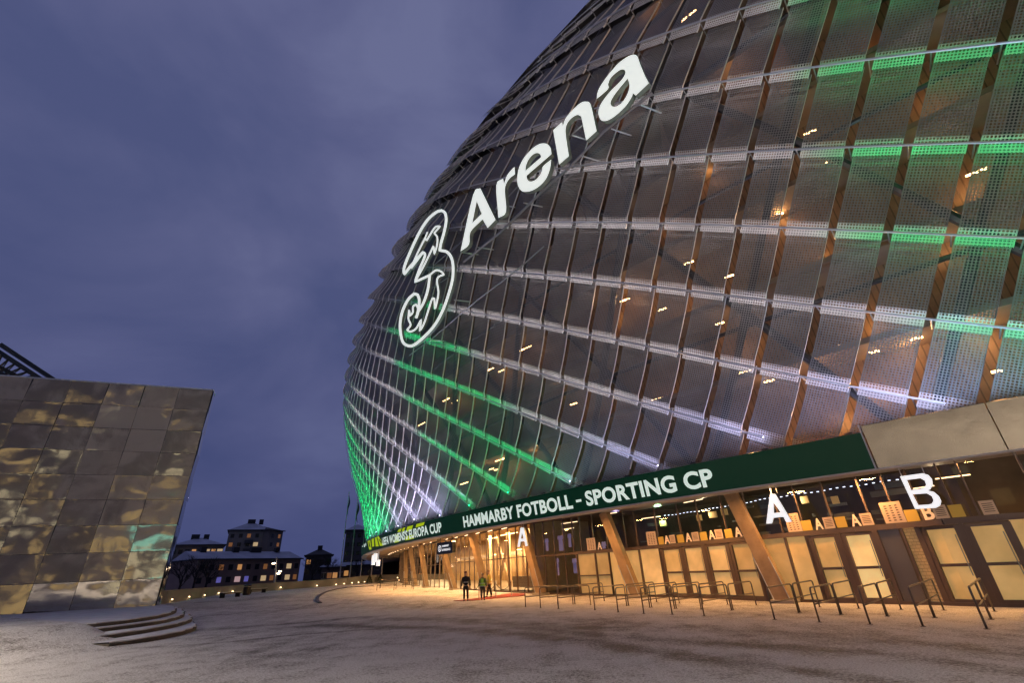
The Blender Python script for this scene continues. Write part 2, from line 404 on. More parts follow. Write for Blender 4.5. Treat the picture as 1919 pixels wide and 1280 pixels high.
VB = [-.03, .12, .3, .48, .66, .8, .90]; VL = [.90, .94, .995, 1.05, 1.09]
def add_panel(mbp, mbl, mbf, k, j):
    s0, z0 = bil(k, j, .5, 1.)
    for vv, M_ in ((VB, mbp), (VL, mbl)):
        rows = []; uvs = []
        for v in vv:
            r = []; q = []
            for u in (.085, .36, .64, .915):
                s, z = bil(k, j, u, v); vv2 = v
                if z < ZB:
                    # cut along the ledge: slide up the panel until it meets it
                    lo, hi = -.03, v
                    if bil(k, j, u, -.03)[1] < ZB: vv2 = -.03; s, z = bil(k, j, u, -.03); z = ZB
                    else:
                        for _ in range(14):
                            c = (lo+hi)/2
                            if bil(k, j, u, c)[1] > ZB: lo = c
                            else: hi = c
                        vv2 = lo; s, z = bil(k, j, u, lo)
                r.append(SP(s, min(z, ZT), offs(v)+flare(s, z, v))); q.append(((u-.085)*1.95, vv2*3.12+3*.108))
            rows.append(r); uvs.append(q)
        M_.grid(rows, 0, uvs)
    # folded edge on the right-hand side
    A = []; B = []
    for v in VB+VL[1:]:
        s, z = bil(k, j, .915, v); 
        if z < ZB: break
        o = offs(v)+flare(s, z, v); A.append(SP(s, min(z, ZT), o+.03)); B.append(SP(s, min(z, ZT), o-.09))
    if len(A) > 1: mbf.grid([A, B])
cells = []
for j in range(-13, 19):
    for k in range(-26, 66):
        cs = [node(k, j), node(k+1, j), node(k, j+1), node(k+1, j+1)]
        if max(c[1] for c in cs) < ZB+.05 or min(c[1] for c in cs) > ZT-.6: continue
        sm = sum(c[0] for c in cs)/4
        if sm < -34 or sm > 112: continue
        p = np.array(SP(sm, min(max(sum(c[1] for c in cs)/4, ZB), ZT))); d = np.linalg.norm(p-CAM)
        q = p-CAM; f = q@fw; x = 959.5+F*(q@rt)/f if f > 0 else -9e9; y = 640-F*(q@up)/f if f > 0 else -9e9
        vis = f > 0 and -60 < x < 1990 and -60 < y < 1000
        cells.append((0 if vis else 1, d, k, j))
cells.sort()
near = cells[:98]; rest = cells[98:]
lipmb = MB(); 
for _, d, k, j in near:
    a, b, c = MB(), MB(), MB(); add_panel(a, b, c, k, j)
    # one object per panel: sheet, lip and edge share it as material slots
    o = MB(); 
    for src, mi in ((a, 0), (b, 1), (c, 2)):
        i0 = len(o.v); o.v += src.v; o.f += [tuple(i+i0 for i in f) for f in src.f]; o.uv += src.uv; o.mi += [mi]*len(src.f)
    o.build('perforated_panel', [M_panel, M_lip, M_flange], stadium)
o = MB(); a, b, c = MB(), MB(), MB()
for _, d, k, j in rest: add_panel(a, b, c, k, j)
for src, mi in ((a, 0), (b, 1), (c, 2)):
    i0 = len(o.v); o.v += src.v; o.f += [tuple(i+i0 for i in f) for f in src.f]; o.uv += src.uv; o.mi += [mi]*len(src.f)
tag(o.build('perforated_cladding', [M_panel, M_lip, M_flange], stadium), kind='stuff')

# LED colour along the rails: tilted bands of green and pinkish white
GREEN = (.0, .62, .15); WHITE = (.40, .355, .37); TEAL = (.03, .46, .30); LAV = (.40, .40, .80); WARM = (.95, .62, .38); LIME = (.26, .42, .13); OFF = (.10, .09, .10)
def mixc(a, b, t): return tuple(x*(1-t)+y*t for x, y in zip(a, b))
def ledcol(s, z):
    tops = smooth(33, 24, z) if s < 16 else smooth(27.5, 22.5, z)            # upper courses are dimmer
    c = WHITE
    # right-hand green: boundary drifts with height
    bR = -.6 - (z-14)*.16 if z > 14 else -.6 - (14-z)*.30
    g = smooth(bR+1.2, bR-1.2, s); 
    c = mixc(c, LIME, smooth(0.4, 1, g)*(1-smooth(.6, 1, g))*1.5 if z > 18 else 0)
    c = mixc(c, GREEN, g)
    # middle green band
    m0 = np.interp(z, [7, 12, 17, 22, 27, 33], [17.5, 21.5, 24.5, 26.5, 26, 26]); m1 = np.interp(z, [7, 12, 17, 22, 27, 33], [33.5, 36, 37.5, 38, 39, 42])
    k = smooth(m0-1.5, m0+1.5, s)*smooth(m1+1.2, m1-1.2, s)
    c = mixc(c, TEAL if k < .6 else GREEN, k)
    # far green at the left limb
    l0 = np.interp(z, [7, 12, 18, 25], [50.5, 54.5, 60, 66])
    c = mixc(c, GREEN, smooth(l0-1.2, l0+1.6, s))
    lowlav = smooth(11, 7.5, z)*(1-k)*(1-g)
    c = mixc(c, LAV, lowlav*.6)
    b = (.30 if s < 16 else .03)+(.70 if s < 16 else .97)*tops
    if s < 8 and g > .3: b = max(b, .85)
    return tuple(x*b for x in c)
for j in range(-12, 18):
    pts = []; cl = []
    for q in range(-26*2, 66*2):
        s, z = node(q/2, j)
        if ZB+.15 < z < ZT and -34 < s < 112: pts.append(SP(s, z, 0)); cl.append(ledcol(s, z))
    if len(pts) < 3: continue
    mb = MB(); i0 = 0; n_ = len(pts); hw = .045
    V3 = [Vector(p) for p in pts]; sec = []
    for i, p in enumerate(V3):
        t = (V3[min(i+1, n_-1)]-V3[max(i-1, 0)]).normalized(); c = Vector((CX, CY, p.z)); o_ = (p-c).normalized(); o_ = (o_-t*o_.dot(t)).normalized(); w_ = t.cross(o_)
        sec.append([p+w_*hw*.7+o_*.02, p-w_*hw*.7+o_*.02, p-w_*hw-o_*.035, p+w_*hw-o_*.035])
    for g in sec: mb.v += [tuple(q) for q in g]
    for i in range(n_-1):
        for a in range(4):
            b = (a+1) % 4; mb.f.append((i*4+a, i*4+b, i*4+4+b, i*4+4+a)); mb.uv.append([(0, 0)]*4); mb.mi.append(1 if a == 2 else 0)
    ob = mb.build('light_rail', [M_railbody, M_rail], stadium)
    ca = ob.data.color_attributes.new('led', 'FLOAT_COLOR', 'POINT')
    ca.data.foreach_set('color', [x for i in range(len(ob.data.vertices)) for x in (*cl[min(i//4, len(cl)-1)], 1)])

# steel diagrid behind the skin
mb = MB()
for i in range(-5, 15):
    for sg in (1, -1):
        pts = []
        for z in np.arange(5.5, 46.5, 1.5):
            s = i*9.0 + sg*(z-5.5)*.62
            if -36 < s < 114: pts.append(SP(s, z, -1.15))
        if len(pts) > 2: mb.tube(pts, .21, 8)
for z in (12.2, 19.0, 25.8, 32.6, 39.4):
    mb.tube([SP(s, z, -1.15) for s in np.arange(-34, 112, 2)], .12, 6)
mb.build('steel_diagrid', M_steel, stadium)
# outriggers holding each rail
nb = 0; mb2 = MB()
for _, d, k, j in cells[:420]:
    s, z = node(k, j)
    if ZB+.3 < z < ZT-1:
        nb += 1; mb = MB() if nb <= 95 else mb2
        mb.tube([SP(s, z, -.03), SP(s, z-.25, -1.15)], .03, 5, cap=False)
        if nb <= 95: mb.build('rail_bracket', M_steel2, stadium)
tag(mb2.build('rail_brackets', M_steel2, stadium), kind='stuff')
# inner wall of the galleries, floor edges
mb = MB(); rows = []; uvs = []
ss = list(np.arange(-36, 115, 2.)); zs = list(np.arange(5.6, 48.1, 1.7))
for z in zs:
    rows.append([WP(s, -(oz(z)-4.2), z) for s in ss]); uvs.append([(s, z) for s in ss])
mb.grid(rows, 0, uvs); mb.build('inner_wall', M_inner, stadium)
for z in (10.6, 14.6, 18.6, 22.6, 26.6, 31.5, 36.5):
    mb = MB(); A = []; B = []; A2 = []; B2 = []
    for s in ss:
        o = oz(z); A.append(WP(s, -o+1.9, z)); B.append(WP(s, -o+4.2, z)); A2.append(WP(s, -o+1.9, z-.28)); B2.append(WP(s, -o+4.2, z-.28))
    mb.grid([B, A, A2, B2]); mb.build('gallery_floor', M_slab, stadium)
# timber fins standing between inner wall and skin
M_fin = mat('brown_fin', (.20, .10, .055), .6, noise=(.8, (.27, .14, .08)))
for s in np.arange(-18, 44, 3.3):
    for z0 in (22.9, 26.9, 31.8, 36.8):
        z1 = z0+3.4; mb = MB()
        A = [WP(s, -oz(z)+2.1, z) for z in (z0, z1)]; B = [WP(s+.9, -oz(z)+4.1, z) for z in (z0, z1)]
        mb.poly([A[0], B[0], B[1], A[1]]); mb.build('timber_fin', M_fin, stadium)
# roof
mb = MB(); rows = []
for rr, z in ((0, 47.), (3, 48.3), (9, 49.6), (25, 51.0), (60, 52), (140, 52.4)):
    rows.append([(CX+(RC+oz(47)-rr)*math.cos(a), CY+(RC+oz(47)-rr)*math.sin(a), z) for a in np.linspace(0, 2*math.pi, 121)])
mb.grid(rows); mb.build('roof', mat('dark_roof', (.05, .05, .055), .6), stadium, smooth=True)
# the rest of the round wall, out of sight of the photograph
mb = MB(); rows = []
a0, a1 = TH0-114/RC, TH0+36/RC-2*math.pi
for z in np.arange(0, 47.1, 3.35):
    rows.append([(CX+(RC+oz(z)-.4)*math.cos(a), CY+(RC+oz(z)-.4)*math.sin(a), z) for a in np.linspace(a0, a1, 110)])
mb.grid(rows); mb.build('rear_wall', mat('plain_cladding', (.10, .10, .11), .5, .5), stadium, smooth=True)

# warm gallery lamps seen through the skin
lampspec = [(1465, 410, 22, 20), (1290, 499, 26, 4), (1368, 522, 20, 4), (1600, 655, 60, 12), (1640, 663, 22, 3), (1392, 708, 44, 8), (1443, 718, 22, 3), (983, 660, 26, 1), (1133, 786, 30, 2), (1232, 753, 22, 3), (1172, 567, 20, 3), (1242, 584, 18, 3),
            (920, 695, 12, 1), (940, 698, 12, 1), (836, 753, 12, 1), (852, 756, 10, 1), (1830, 322, 40, -16), (1050, 812, 20, 2), (1010, 835, 10, 1), (790, 799, 12, 1), (940, 866, 24, 2), (912, 864, 10, 1), (870, 909, 14, 1), (921, 881, 8, 1), (1290, 30, 30, -22), (1520, 250, 26, -4), (1720, 640, 30, 6), (1870, 700, 24, 4), (1560, 300, 26, -8), (930, 882, 8, 0), (1075, 760, 14, 1), (1350, 610, 18, 3)]
lamps = []
for x, y, w, dy in lampspec:
    p = march(x-w/2, y-dy/2, lambda z: RC+oz(z)-2.6); q = march(x+w/2, y+dy/2, lambda z: RC+oz(z)-2.6)
    if p is None or q is None: continue
    q[2] = p[2]; mb = MB(); mb.tube([p, q], .05, 6); mb.build('gallery_lamp', M_tube_warm, stadium); lamps.append((p+q)/2)
def light(kind, name, loc, power, col, size=.3, rot=None, size_y=None, spot=None):
    ld = bpy.data.lights.new(name, kind); ld.energy = power; ld.color = col
    if kind == 'AREA':
        ld.size = size
        if size_y: ld.shape = 'RECTANGLE'; ld.size_y = size_y
    else: ld.shadow_soft_size = size
    if kind == 'SPOT': ld.spot_size = spot; ld.spot_blend = .7
    o = bpy.data.objects.new(name, ld); COL.objects.link(o); o.location = loc
    if rot is not None: o.rotation_euler = Vector(rot).to_track_quat('-Z', 'Y').to_euler()
    return o
for i, p in enumerate(lamps):
    r = 1.0 if i not in (3, 5, 10) else 1.6
    c = Vector((CX, CY, p[2])); d = (Vector(p)-c).normalized()
    light('POINT', 'gallery_light', Vector(p)-d*.25+Vector((0, 0, -.25)), 14*r, (1, .58, .26), .15)
for s, z, pw in ((-3, 9.3, 260), (2.5, 9.3, 260), (6, 8.6, 140), (-7, 12.5, 120), (14, 9, 90), (1, 25, 200), (-6, 28, 220), (8, 30, 170), (-12, 23, 160), (16, 26, 90), (4, 36, 120), (22, 18, 60), (34, 14, 50), (28, 9, 60), (44, 14, 40), (-1, 33, 150)):
    light('POINT', 'gallery_light', SP(s, z, -2.2), pw*(.15 if z < 10 else .2), (1, .50, .20), .25)

for x, y, pw in ((1650, 735, 90), (1575, 790, 90), (1700, 660, 60), (1640, 610, 60), (1290, 590, 45), (1835, 350, 55), (1780, 470, 45), (1420, 880, 60), (1500, 840, 70), (1240, 420, 30), (1330, 330, 30), (1460, 400, 70), (1150, 600, 30), (1385, 650, 50), (1240, 760, 40), (1130, 800, 40), (1040, 720, 25), (1180, 560, 40), (940, 700, 20), (1000, 850, 30), (930, 880, 30), (830, 760, 20), (1620, 120, 40), (1760, 180, 40), (1540, 480, 50), (1850, 640, 70)):
    p = march(x, y, lambda z: RC+oz(z)-3.35)
    if p is not None: light('POINT', 'gallery_light', p, pw*.8, (1, .50, .17), .12)

# floodlights on the canopy ledge, washing the foot of the skin
FL = [(-12, GREEN, 1.3), (-8.5, GREEN, 1.3), (-5.2, GREEN, 1.2), (-2.6, (.35, .60, 1.), 1.8), (-.3, (.62, .62, 1.), 3.0), (2.2, (.56, .60, 1.), 2.2), (5.5, (.52, .56, 1.), 1.3), (9, (.52, .56, 1.), 1.0), (13, (.50, .56, 1.), 1.1), (16.5, (.5, .8, .85), 1.2), (19.8, (.1, .9, .5), 1.2), (24, GREEN, 1.5), (28, GREEN, 1.3), (32, (.15, .75, .6), 1.0), (35.5, (.64, .62, 1.), 2.2), (39, (.74, .66, 1.), 2.6), (43, (.74, .66, 1.), 2.4), (47, (.74, .68, 1.), 2.0), (51.5, GREEN, 2.6), (56, GREEN, 3.6), (61, GREEN, 3.6), (67, GREEN, 3.2), (74, GREEN, 3)]
for s, c, k in FL:
    k = k*(2.6 if s > 50 else 1.8 if s > 33 else 1.5 if s < -2 else .62)
    p = WP(s, -.80, 6.42); q = SP(s, 11.5, 0); fmb = MB(); fmb.beam(WP(s-.14, -.12, 6.30), WP(s+.14, -.12, 6.30), .08, .07)
    lo = light('AREA', 'floodlight', WP(s, -1.15, 6.5), 95*k, c, 3.2, Vector(SP(s, 14, 0))-Vector(WP(s, -1.15, 6.5)), .15); tt = Vector(WP(s+.1, 0, 0))-Vector(WP(s-.1, 0, 0)); dz_ = (Vector(SP(s, 14, 0))-Vector(WP(s, -1.15, 6.5))).normalized(); tt.normalize(); tt = (tt-dz_*tt.dot(dz_)).normalized(); yy = (-dz_).cross(tt); mm_ = Matrix((tt, yy, -dz_)).transposed().to_4x4(); mm_.translation = lo.location; lo.matrix_world = mm_
    fmb.beam(WP(s, 0, 6.27), WP(s, -.09, 6.29), .03, .03); fmb.build('floodlight_housing', M_steel, stadium)

# canopy: ledge, LED-band backing, trim, soffit
sl = list(np.arange(-36, 116, 1.5)); LE = 1.77
def strip(name, m, prof, s0, s1, step=1.5, parent=stadium, uvz=False):
    mb = MB(); S_ = list(np.arange(s0, s1, step))+[float(s1)]
    mb.grid([[(WP(s, (f(s) if callable(f) else f), z)) for s in S_] for f, z in prof], 0, [[(s, z) for s in S_] for f, z in prof])
    return mb.build(name, m, parent)
strip('canopy_ledge', M_soffit, [(1.5, 6.28), (-.22, 6.24)], -36, 115)
strip('canopy_trim', M_trim, [(-.05, 4.80), (-.02, 4.73), (.75, 4.70)], -36, 115)
strip('canopy_soffit', mat('soffit_board', (.30, .22, .15), .45, noise=(.7, (.36, .27, .18))), [(.75, 4.70), (lambda s: max(1.2, fin(s)*.55), 4.98), (lambda s: fin(s)+.02, 5.28)], 16, 115)
strip('canopy_soffit', M_soffit, [(.751, 4.70), (lambda s: max(.9, fin(s)+.02), 4.95)], -36, 16)
# metal fascia at the right of the screen, with joints
edges = [1.68, -2.1, -5.9, -9.7, -13.5, -17.3, -21.1, -24.9, -28.7, -32.5, -36]
for a, b in zip(edges[:-1], edges[1:]):
    strip('fascia_panel', M_fascia, [(-.24, 6.50), (-.30, 6.46), (-.03, 4.80)], b+.02, a-.02, .95)

# ---- LED banner: a thing of its own on the canopy edge
banner = empty('led_banner', WP(20, 0, 4.8)); tag(banner, 'long curved dark green LED banner with white match lettering round the arena canopy', 'banner')
def LB(s, z, d=0.): # on the screen face
    t = (z-4.8)/1.42; return WP(s, -.02-.22*t-d, z)
mb = MB(); S_ = list(np.arange(LE, 115, 1.2))
mb.grid([[WP(s, .25, 6.2) for s in S_], [LB(s, 6.22) for s in S_], [LB(s, 4.81) for s in S_], [WP(s, .2, 4.79) for s in S_]]); mb.build('screen', M_ledgreen, banner)
mb = MB(); mb.beam(LB(LE-.03, 4.78, .02), LB(LE-.03, 6.52, .02), .05, .1); mb.build('end_frame', M_trim, banner)
def text_mesh(txt, bold=.03, res=4):
    cu = bpy.data.curves.new('t', 'FONT'); cu.body = txt; cu.size = 1; cu.offset = bold; cu.resolution_u = res; cu.fill_mode = 'FRONT'; cu.space_character = 1.04
    ob = bpy.data.objects.new('t', cu); COL.objects.link(ob); bpy.context.view_layer.update()
    dg = bpy.context.evaluated_depsgraph_get(); m_ = bpy.data.meshes.new_from_object(ob.evaluated_get(dg))
    v = [tuple(x.co) for x in m_.vertices]; f = [tuple(p.vertices) for p in m_.polygons]
    bpy.data.objects.remove(ob); bpy.data.curves.remove(cu); bpy.data.meshes.remove(m_)
    return v, f
def banner_text(txt, s0, s1, z0, z1, bold=.035):
    v, f = text_mesh(txt, bold); xs = [a[0] for a in v]; ys = [a[1] for a in v]; x0, x1, y0, y1 = min(xs), max(xs), min(ys), max(ys)
    mb = MB(); mb.v = [LB(s0+(s1-s0)*(a[0]-x0)/(x1-x0), z0+(z1-z0)*(a[1]-y0)/(y1-y0), .012) for a in v]
    mb.f = f; mb.uv = [[(0, 0)]*len(q) for q in f]; mb.mi = [0]*len(f); return mb.build('lettering', M_ledwhite, banner)
def cylS(x, y): return sz_cyl(x, y, -.1)
def tspan(a, b): return cylS(*a)[0], cylS(*b)[0]
for txt, a, b in (("HAMMARBY FOTBOLL", (869, 978), (1073, 942)), ("-", (1080, 940), (1090, 938)), ("SPORTING CP", (1098, 935), (1338, 900)), ("UEFA WOMENS'S EUROPA CUP", (717, 1013), (828, 987))):
    s0, s1 = tspan(a, b)
    if txt == '-': banner_text(txt, s0, s1, 5.36, 5.50, 0)
    else: banner_text(txt, s0, s1, 5.04, 5.90)
def led_poly(pts):
    mb = MB()
    for P in pts:
        q = []
        for x, y in P:
            s, z = cylS(660+x/8, 960+y/8); q.append(LB(s, min(max(z, 4.83), 6.2), .006))
        # subdivide long shapes across so that they follow the curve
        mb.poly(q)
    mb.build('lime_stripe', M_ledlime, banner)
led_poly([[(250, 395), (290, 380), (285, 560), (252, 568)], [(310, 372), (345, 358), (330, 515), (300, 525)], [(360, 350), (385, 342), (395, 515), (350, 518)], [(395, 340), (418, 330), (465, 505), (412, 512)]])
led_poly([[(625, 465), (700, 447), (700, 330), (660, 345)], [(690, 300), (720, 222), (765, 215), (735, 300)], [(780, 212), (820, 200), (790, 290), (755, 300)], [(848, 195), (935, 172), (900, 280), (815, 300)], [(790, 428), (920, 400), (925, 340), (800, 370)], [(985, 165), (1110, 125), (1085, 200), (965, 235)]])
mb = MB()
for x, y, w, h in ((678, 1020, 1.2, 16), (681, 1018, 1.0, 15), (684, 1020, 1.6, 12), (682.5, 1014, 2.5, 2.5), (686.5, 1019, 1.2, 9)):
    P = []
    for a, b in ((x-w/2, y+h/2), (x+w/2, y+h/2), (x+w/2+.8, y-h/2), (x-w/2+.8, y-h/2)):
        r = march(a, b, lambda z: RC+.1, 8, 200)
        if r is not None: P.append(LB(s_of(r), min(max(r[2], 4.9), 6.1), .01))
    if len(P) == 4: mb.poly(P)
if mb.f: mb.build('lettering', M_ledwhite, banner)

# ---- ground floor front
TZ = 2.66; TOPZ = 5.26
def gb(s):
    p = FP(s, 0); return gz(p[0], p[1])
warm_mats = []
for i, (c, es) in enumerate((((.58, .37, .14), .72), ((.70, .47, .19), 1.15), ((.48, .32, .13), .55), ((.60, .39, .16), .85))):
    warm_mats.append(mat('frosted_pane', (c[0], c[1], c[2]), .35, emit=c, es=es, noise=(.75, (c[0]*.55, c[1]*.52, c[2]*.45), .26)))
def pane(name, s0, s1, z0, z1, m_, parent=stadium, d=-.03, n=1):
    mb = MB(); S_ = np.linspace(s0, s1, n+1); mb.grid([[FP(s, z0(s) if callable(z0) else z0, d) for s in S_], [FP(s, z1, d) for s in S_]]); return mb.build(name, m_, parent)
def mullion(s, z0, z1, w=.09, dep=.16, name='mullion', m_=M_bronze, parent=stadium, d=.02):
    mb = MB(); a = FP(s, z0, d); b = FP(s, z1, d); t = Vector(FP(s+.1, 0))-Vector(FP(s-.1, 0)); mb.beam(a, b, w, dep, side=t.normalized()); return mb.build(name, m_, parent)
def hbar(s0, s1, z, h=.12, dep=.14, name='transom', m_=M_bronze, parent=stadium, d=.02):
    mb = MB(); n = max(1, int(abs(s1-s0)/1.4)); S_ = np.linspace(s0, s1, n+1)
    for a, b in zip(S_[:-1], S_[1:]): mb.beam(FP(a, z(a) if callable(z) else z, d), FP(b, z(b) if callable(z) else z, d), dep, h)
    return mb.build(name, m_, parent)
# door bays: (left px, right px of the feet, leaves)
doors = [(1254, 1340, 2), (1340, 1443, 2), (1550, 1690, 2), (1780, 1965, 2)]
dm = 0
def door_bay(x0, x1):
    global dm
    a, b = (fs(x0), fs(min(x1, 1919)) if x1 <= 1919 else fs(1919)-(x1-1919)*.014); mid = (a+b)/2
    for l, r in ((a, mid), (mid, b)):
        root = empty('door', FP((l+r)/2, gb(l)), 0, stadium); root.parent = stadium; root.matrix_parent_inverse = parent_inv(stadium)
        s0, s1 = l-.10, r+.10; z0 = lambda s: gb(s)+.08
        mm = warm_mats[(dm*7+dm//2) % 4] if x0 != 1780 else warm_mats[0]; dm += 1
        if x0 == 1550: mm = warm_mats[0 if dm % 2 else 1]
        pane('door_glass', s0-.06, s1+.06, z0, TZ-.16, mm, root, d=-.02, n=2)
        f = MB()
        for s in (s0, s1):
            f.beam(FP(s, gb(s)+.02, .03), FP(s, TZ-.1, .03), .24, .1, side=(Vector(FP(s+.1, 0))-Vector(FP(s-.1, 0))).normalized())
        for z, h in ((1.28, .1), (TZ-.14, .1)): f.beam(FP(s0, z, .03), FP(s1, z, .03), .1, h)
        f.beam(FP(s0, gb(s0)+.12, .03), FP(s1, gb(s1)+.12, .03), .1, .18); f.build('door_frame', M_bronze, root)
        h = MB(); hs = s1+.17; h.tube([FP(hs, .95, .06), FP(hs, .95, .12), FP(hs, 2.25, .12), FP(hs, 2.25, .06)], .016, 6); h.build('door_handle', M_steel2, root)
    mullion(a, gb(a), TZ, .2); mullion(mid, gb(mid), TZ, .1)
    return a, b
DB = [door_bay(a, b) for a, b, n_ in doors]
mullion(DB[1][1], 0, TZ, .2); mullion(DB[2][1], 0, TZ, .2)
# fixed frosted bays
def fixed(xs, mats_):
    ss_ = [fs(x) for x in xs]
    for i, (a, b) in enumerate(zip(ss_[:-1], ss_[1:])):
        pane('frosted_window', a-.03, b+.03, lambda s: gb(s)+.1, TZ-.05, mats_[i % len(mats_)], stadium, n=2)
        mullion(a, gb(a), TZ, .09)
    mullion(ss_[-1], gb(ss_[-1]), TZ, .09)
fixed([1443, 1505, 1550], [warm_mats[2], warm_mats[0]])
fixed([1090, 1126, 1153], [warm_mats[2], warm_mats[2]])
fixed([1153, 1213, 1254], [warm_mats[0], warm_mats[3]])
hbar(fs(1090), fs(1153), 1.25, .08)
# steel pier and brick-backed window between gates A and B
s0, s1 = fs(1690), fs(1745)
mb = MB(); mb.grid([[FP(s, 0, .03) for s in (s0-.1, s1+.1)], [FP(s, TZ, .03) for s in (s0-.1, s1+.1)]]); mb.build('steel_pier', mat('grey_pier', (.16, .15, .155), .4, .5), stadium)
def brickmat():
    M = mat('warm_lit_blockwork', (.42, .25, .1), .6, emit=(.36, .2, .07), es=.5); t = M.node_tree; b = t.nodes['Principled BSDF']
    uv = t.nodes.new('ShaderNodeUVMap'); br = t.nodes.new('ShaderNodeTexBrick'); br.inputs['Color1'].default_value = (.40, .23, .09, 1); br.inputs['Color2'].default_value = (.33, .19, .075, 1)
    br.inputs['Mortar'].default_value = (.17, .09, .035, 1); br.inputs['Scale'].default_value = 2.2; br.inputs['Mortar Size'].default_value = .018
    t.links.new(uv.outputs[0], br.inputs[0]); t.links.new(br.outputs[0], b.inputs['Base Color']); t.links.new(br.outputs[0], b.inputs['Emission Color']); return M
mb = MB(); a, b = fs(1745), fs(1780); mb.grid([[FP(a, .05, -.02), FP(b, .05, -.02)], [FP(a, TZ, -.02), FP(b, TZ, -.02)]], 0, [[(0, 0), (.8, 0)], [(0, 2.6), (.8, 2.6)]]); mb.build('frosted_window', brickmat(), stadium)
mullion(fs(1745), 0, TZ, .08)
# beyond the right edge of the frame the front goes on in the same way
hb_s = DB[3][1]
for q in range(8):
    a = hb_s-q*1.5; pane('frosted_window', a, a-1.42, .1, TZ-.05, warm_mats[q % 4]); mullion(a-1.46, 0, TZ, .1)
for q in range(4):
    a = hb_s-12-q*4.6; pane('frosted_window', a, a-4.5, .1, TZ-.05, warm_mats[q % 4], n=3); mullion(a-4.55, 0, TZ, .12)
hbar(-34, fs(1085), TZ+.04, .2, .16); hbar(fs(1085), fs(993), TZ+.04, .12, .12)
hbar(-34, fs(845), lambda s: gb(s)+.05, .12, .16, 'plinth')
hbar(-34, 112, TOPZ-.05, .16, .14)
# upper lights
for x in (1085, 1100, 1126, 1153, 1190, 1213, 1254, 1300, 1340, 1392, 1443, 1505, 1550, 1612, 1690, 1745, 1800, 1872, 1919):
    mullion(fs(x), TZ, TOPZ, .055, .1)
for q in range(18): mullion(fs(1919)-1.6*(q+1), TZ, TOPZ, .06, .1)
for x in (861, 869.5, 879, 889, 900, 914.5, 929, 942, 959, 974, 993, 1012, 1030, 1050, 1068):
    mullion(fs(x), gb(fs(x)), TOPZ, .10 if x in (959, 993) else .055, .12)
for s in np.arange(fs(861)+1.2, 112, 1.8): mullion(s, gb(s), TOPZ, .06, .12)
for s in (fs(959), fs(974)): pass
hbar(fs(993), fs(845), TZ+.1, .07, .1); hbar(fs(845)+.01, 112, TZ+.1, .07, .1)
pane('glazing', -34, fs(1085), TZ, TOPZ, M_glassf, n=30, d=-.012); pane('glazing', fs(1085), 112, lambda s: gb(s)+.05, TOPZ, M_glassf, n=60, d=-.012)
# rooms behind the glass
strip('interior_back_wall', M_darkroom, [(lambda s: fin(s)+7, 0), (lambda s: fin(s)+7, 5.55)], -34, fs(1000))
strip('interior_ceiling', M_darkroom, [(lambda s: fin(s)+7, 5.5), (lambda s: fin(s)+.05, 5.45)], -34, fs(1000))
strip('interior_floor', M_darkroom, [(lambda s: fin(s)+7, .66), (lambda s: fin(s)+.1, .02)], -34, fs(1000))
M_lobby = planks('lobby_timber', (.52, .34, .16), (.62, .42, .21), 1.1, 0, .6, .8)
strip('lobby_back_wall', M_lobby, [(lambda s: fin(s)+8, .3), (lambda s: fin(s)+8, 5.55)], fs(1000), 112)
strip('lobby_ceiling', mat('lobby_ceiling', (.42, .28, .15), .6, noise=(1.2, (.5, .33, .18))), [(lambda s: fin(s)+8, 5.5), (lambda s: fin(s)+.05, 5.45)], fs(1000), 112)
strip('lobby_floor', mat('lobby_floor', (.25, .2, .15), .35), [(lambda s: fin(s)+8, .75), (lambda s: fin(s)+.1, .35)], fs(1000), 112)
mb = MB(); s = fs(1000); mb.poly([WP(s, fin(s)+.1, .1), WP(s, fin(s)+8, .1), WP(s, fin(s)+8, 5.5), WP(s, fin(s)+.1, 5.5)]); mb.build('partition_wall', M_timber2, stadium)
# lobby: stair, balcony front, counters, trusses, plants
lob = stadium
def IP(x, y_z, dep): # behind the front at px x
    s = fs(x); return WP(s, fin(s)+dep, y_z)
mb = MB()
for i in range(13):
    s = fs(930)-1.6+i*.28; mb.beam(WP(s, fin(s)+4.2, .6+i*.22), WP(s, fin(s)+5.8, .6+i*.22), .3, .07)
mb.beam(WP(fs(930)-1.7, fin(32)+4.2, .5), WP(fs(930)+1.9, fin(32)+4.2, 3.4), .08, .3); mb.build('lobby_stair', M_timber2, lob)
mb = MB()
for x in (868, 884, 905, 936, 950, 966, 984):
    s = fs(x); mb.beam(WP(s, fin(s)+3.0, .3), WP(s+.02, fin(s)+3.0, 5.4), .28, .28)
for x0_, x1_ in ((884, 905), (905, 884), (936, 950), (950, 966), (966, 950), (984, 966)):
    a, b = fs(x0_), fs(x1_); mb.beam(WP(a, fin(a)+3.0, .5), WP(b, fin(b)+3.0, 4.6), .2, .2)
mb.build('timber_truss', M_timber2, lob)
strip('balcony_front', mat('balcony_front', (.3, .24, .2), .5), [(lambda s: fin(s)+5.5, 3.25), (lambda s: fin(s)+5.5, 3.6)], fs(1000)+.5, 60)
mb = MB()
for x in (936, 950, 970, 984): s = fs(x); mb.box(WP(s, fin(s)+2.4, .85), (1.3, .6, .9), 2.4)
mb.build('counter', mat('counter', (.2, .17, .15), .4), lob)
for x0_, x1_, z, dep in ((884, 897, 3.72, 5.3), (903, 914, 3.7, 5.3), (926, 944, 3.7, 5.3), (950, 985, 4.9, 3), (900, 935, 5.0, 2.4), (868, 890, 4.9, 2.6), (860, 878, 3.4, 4.0), (946, 958, 3.2, 5.0), (966, 990, 1.5, 4.2)):
    mb = MB(); a, b = fs(x0_), fs(x1_); mb.tube([WP(a, fin(a)+dep, z), WP(b, fin(b)+dep, z)], .035, 6); mb.build('ceiling_lamp', M_tube_warm, stadium)
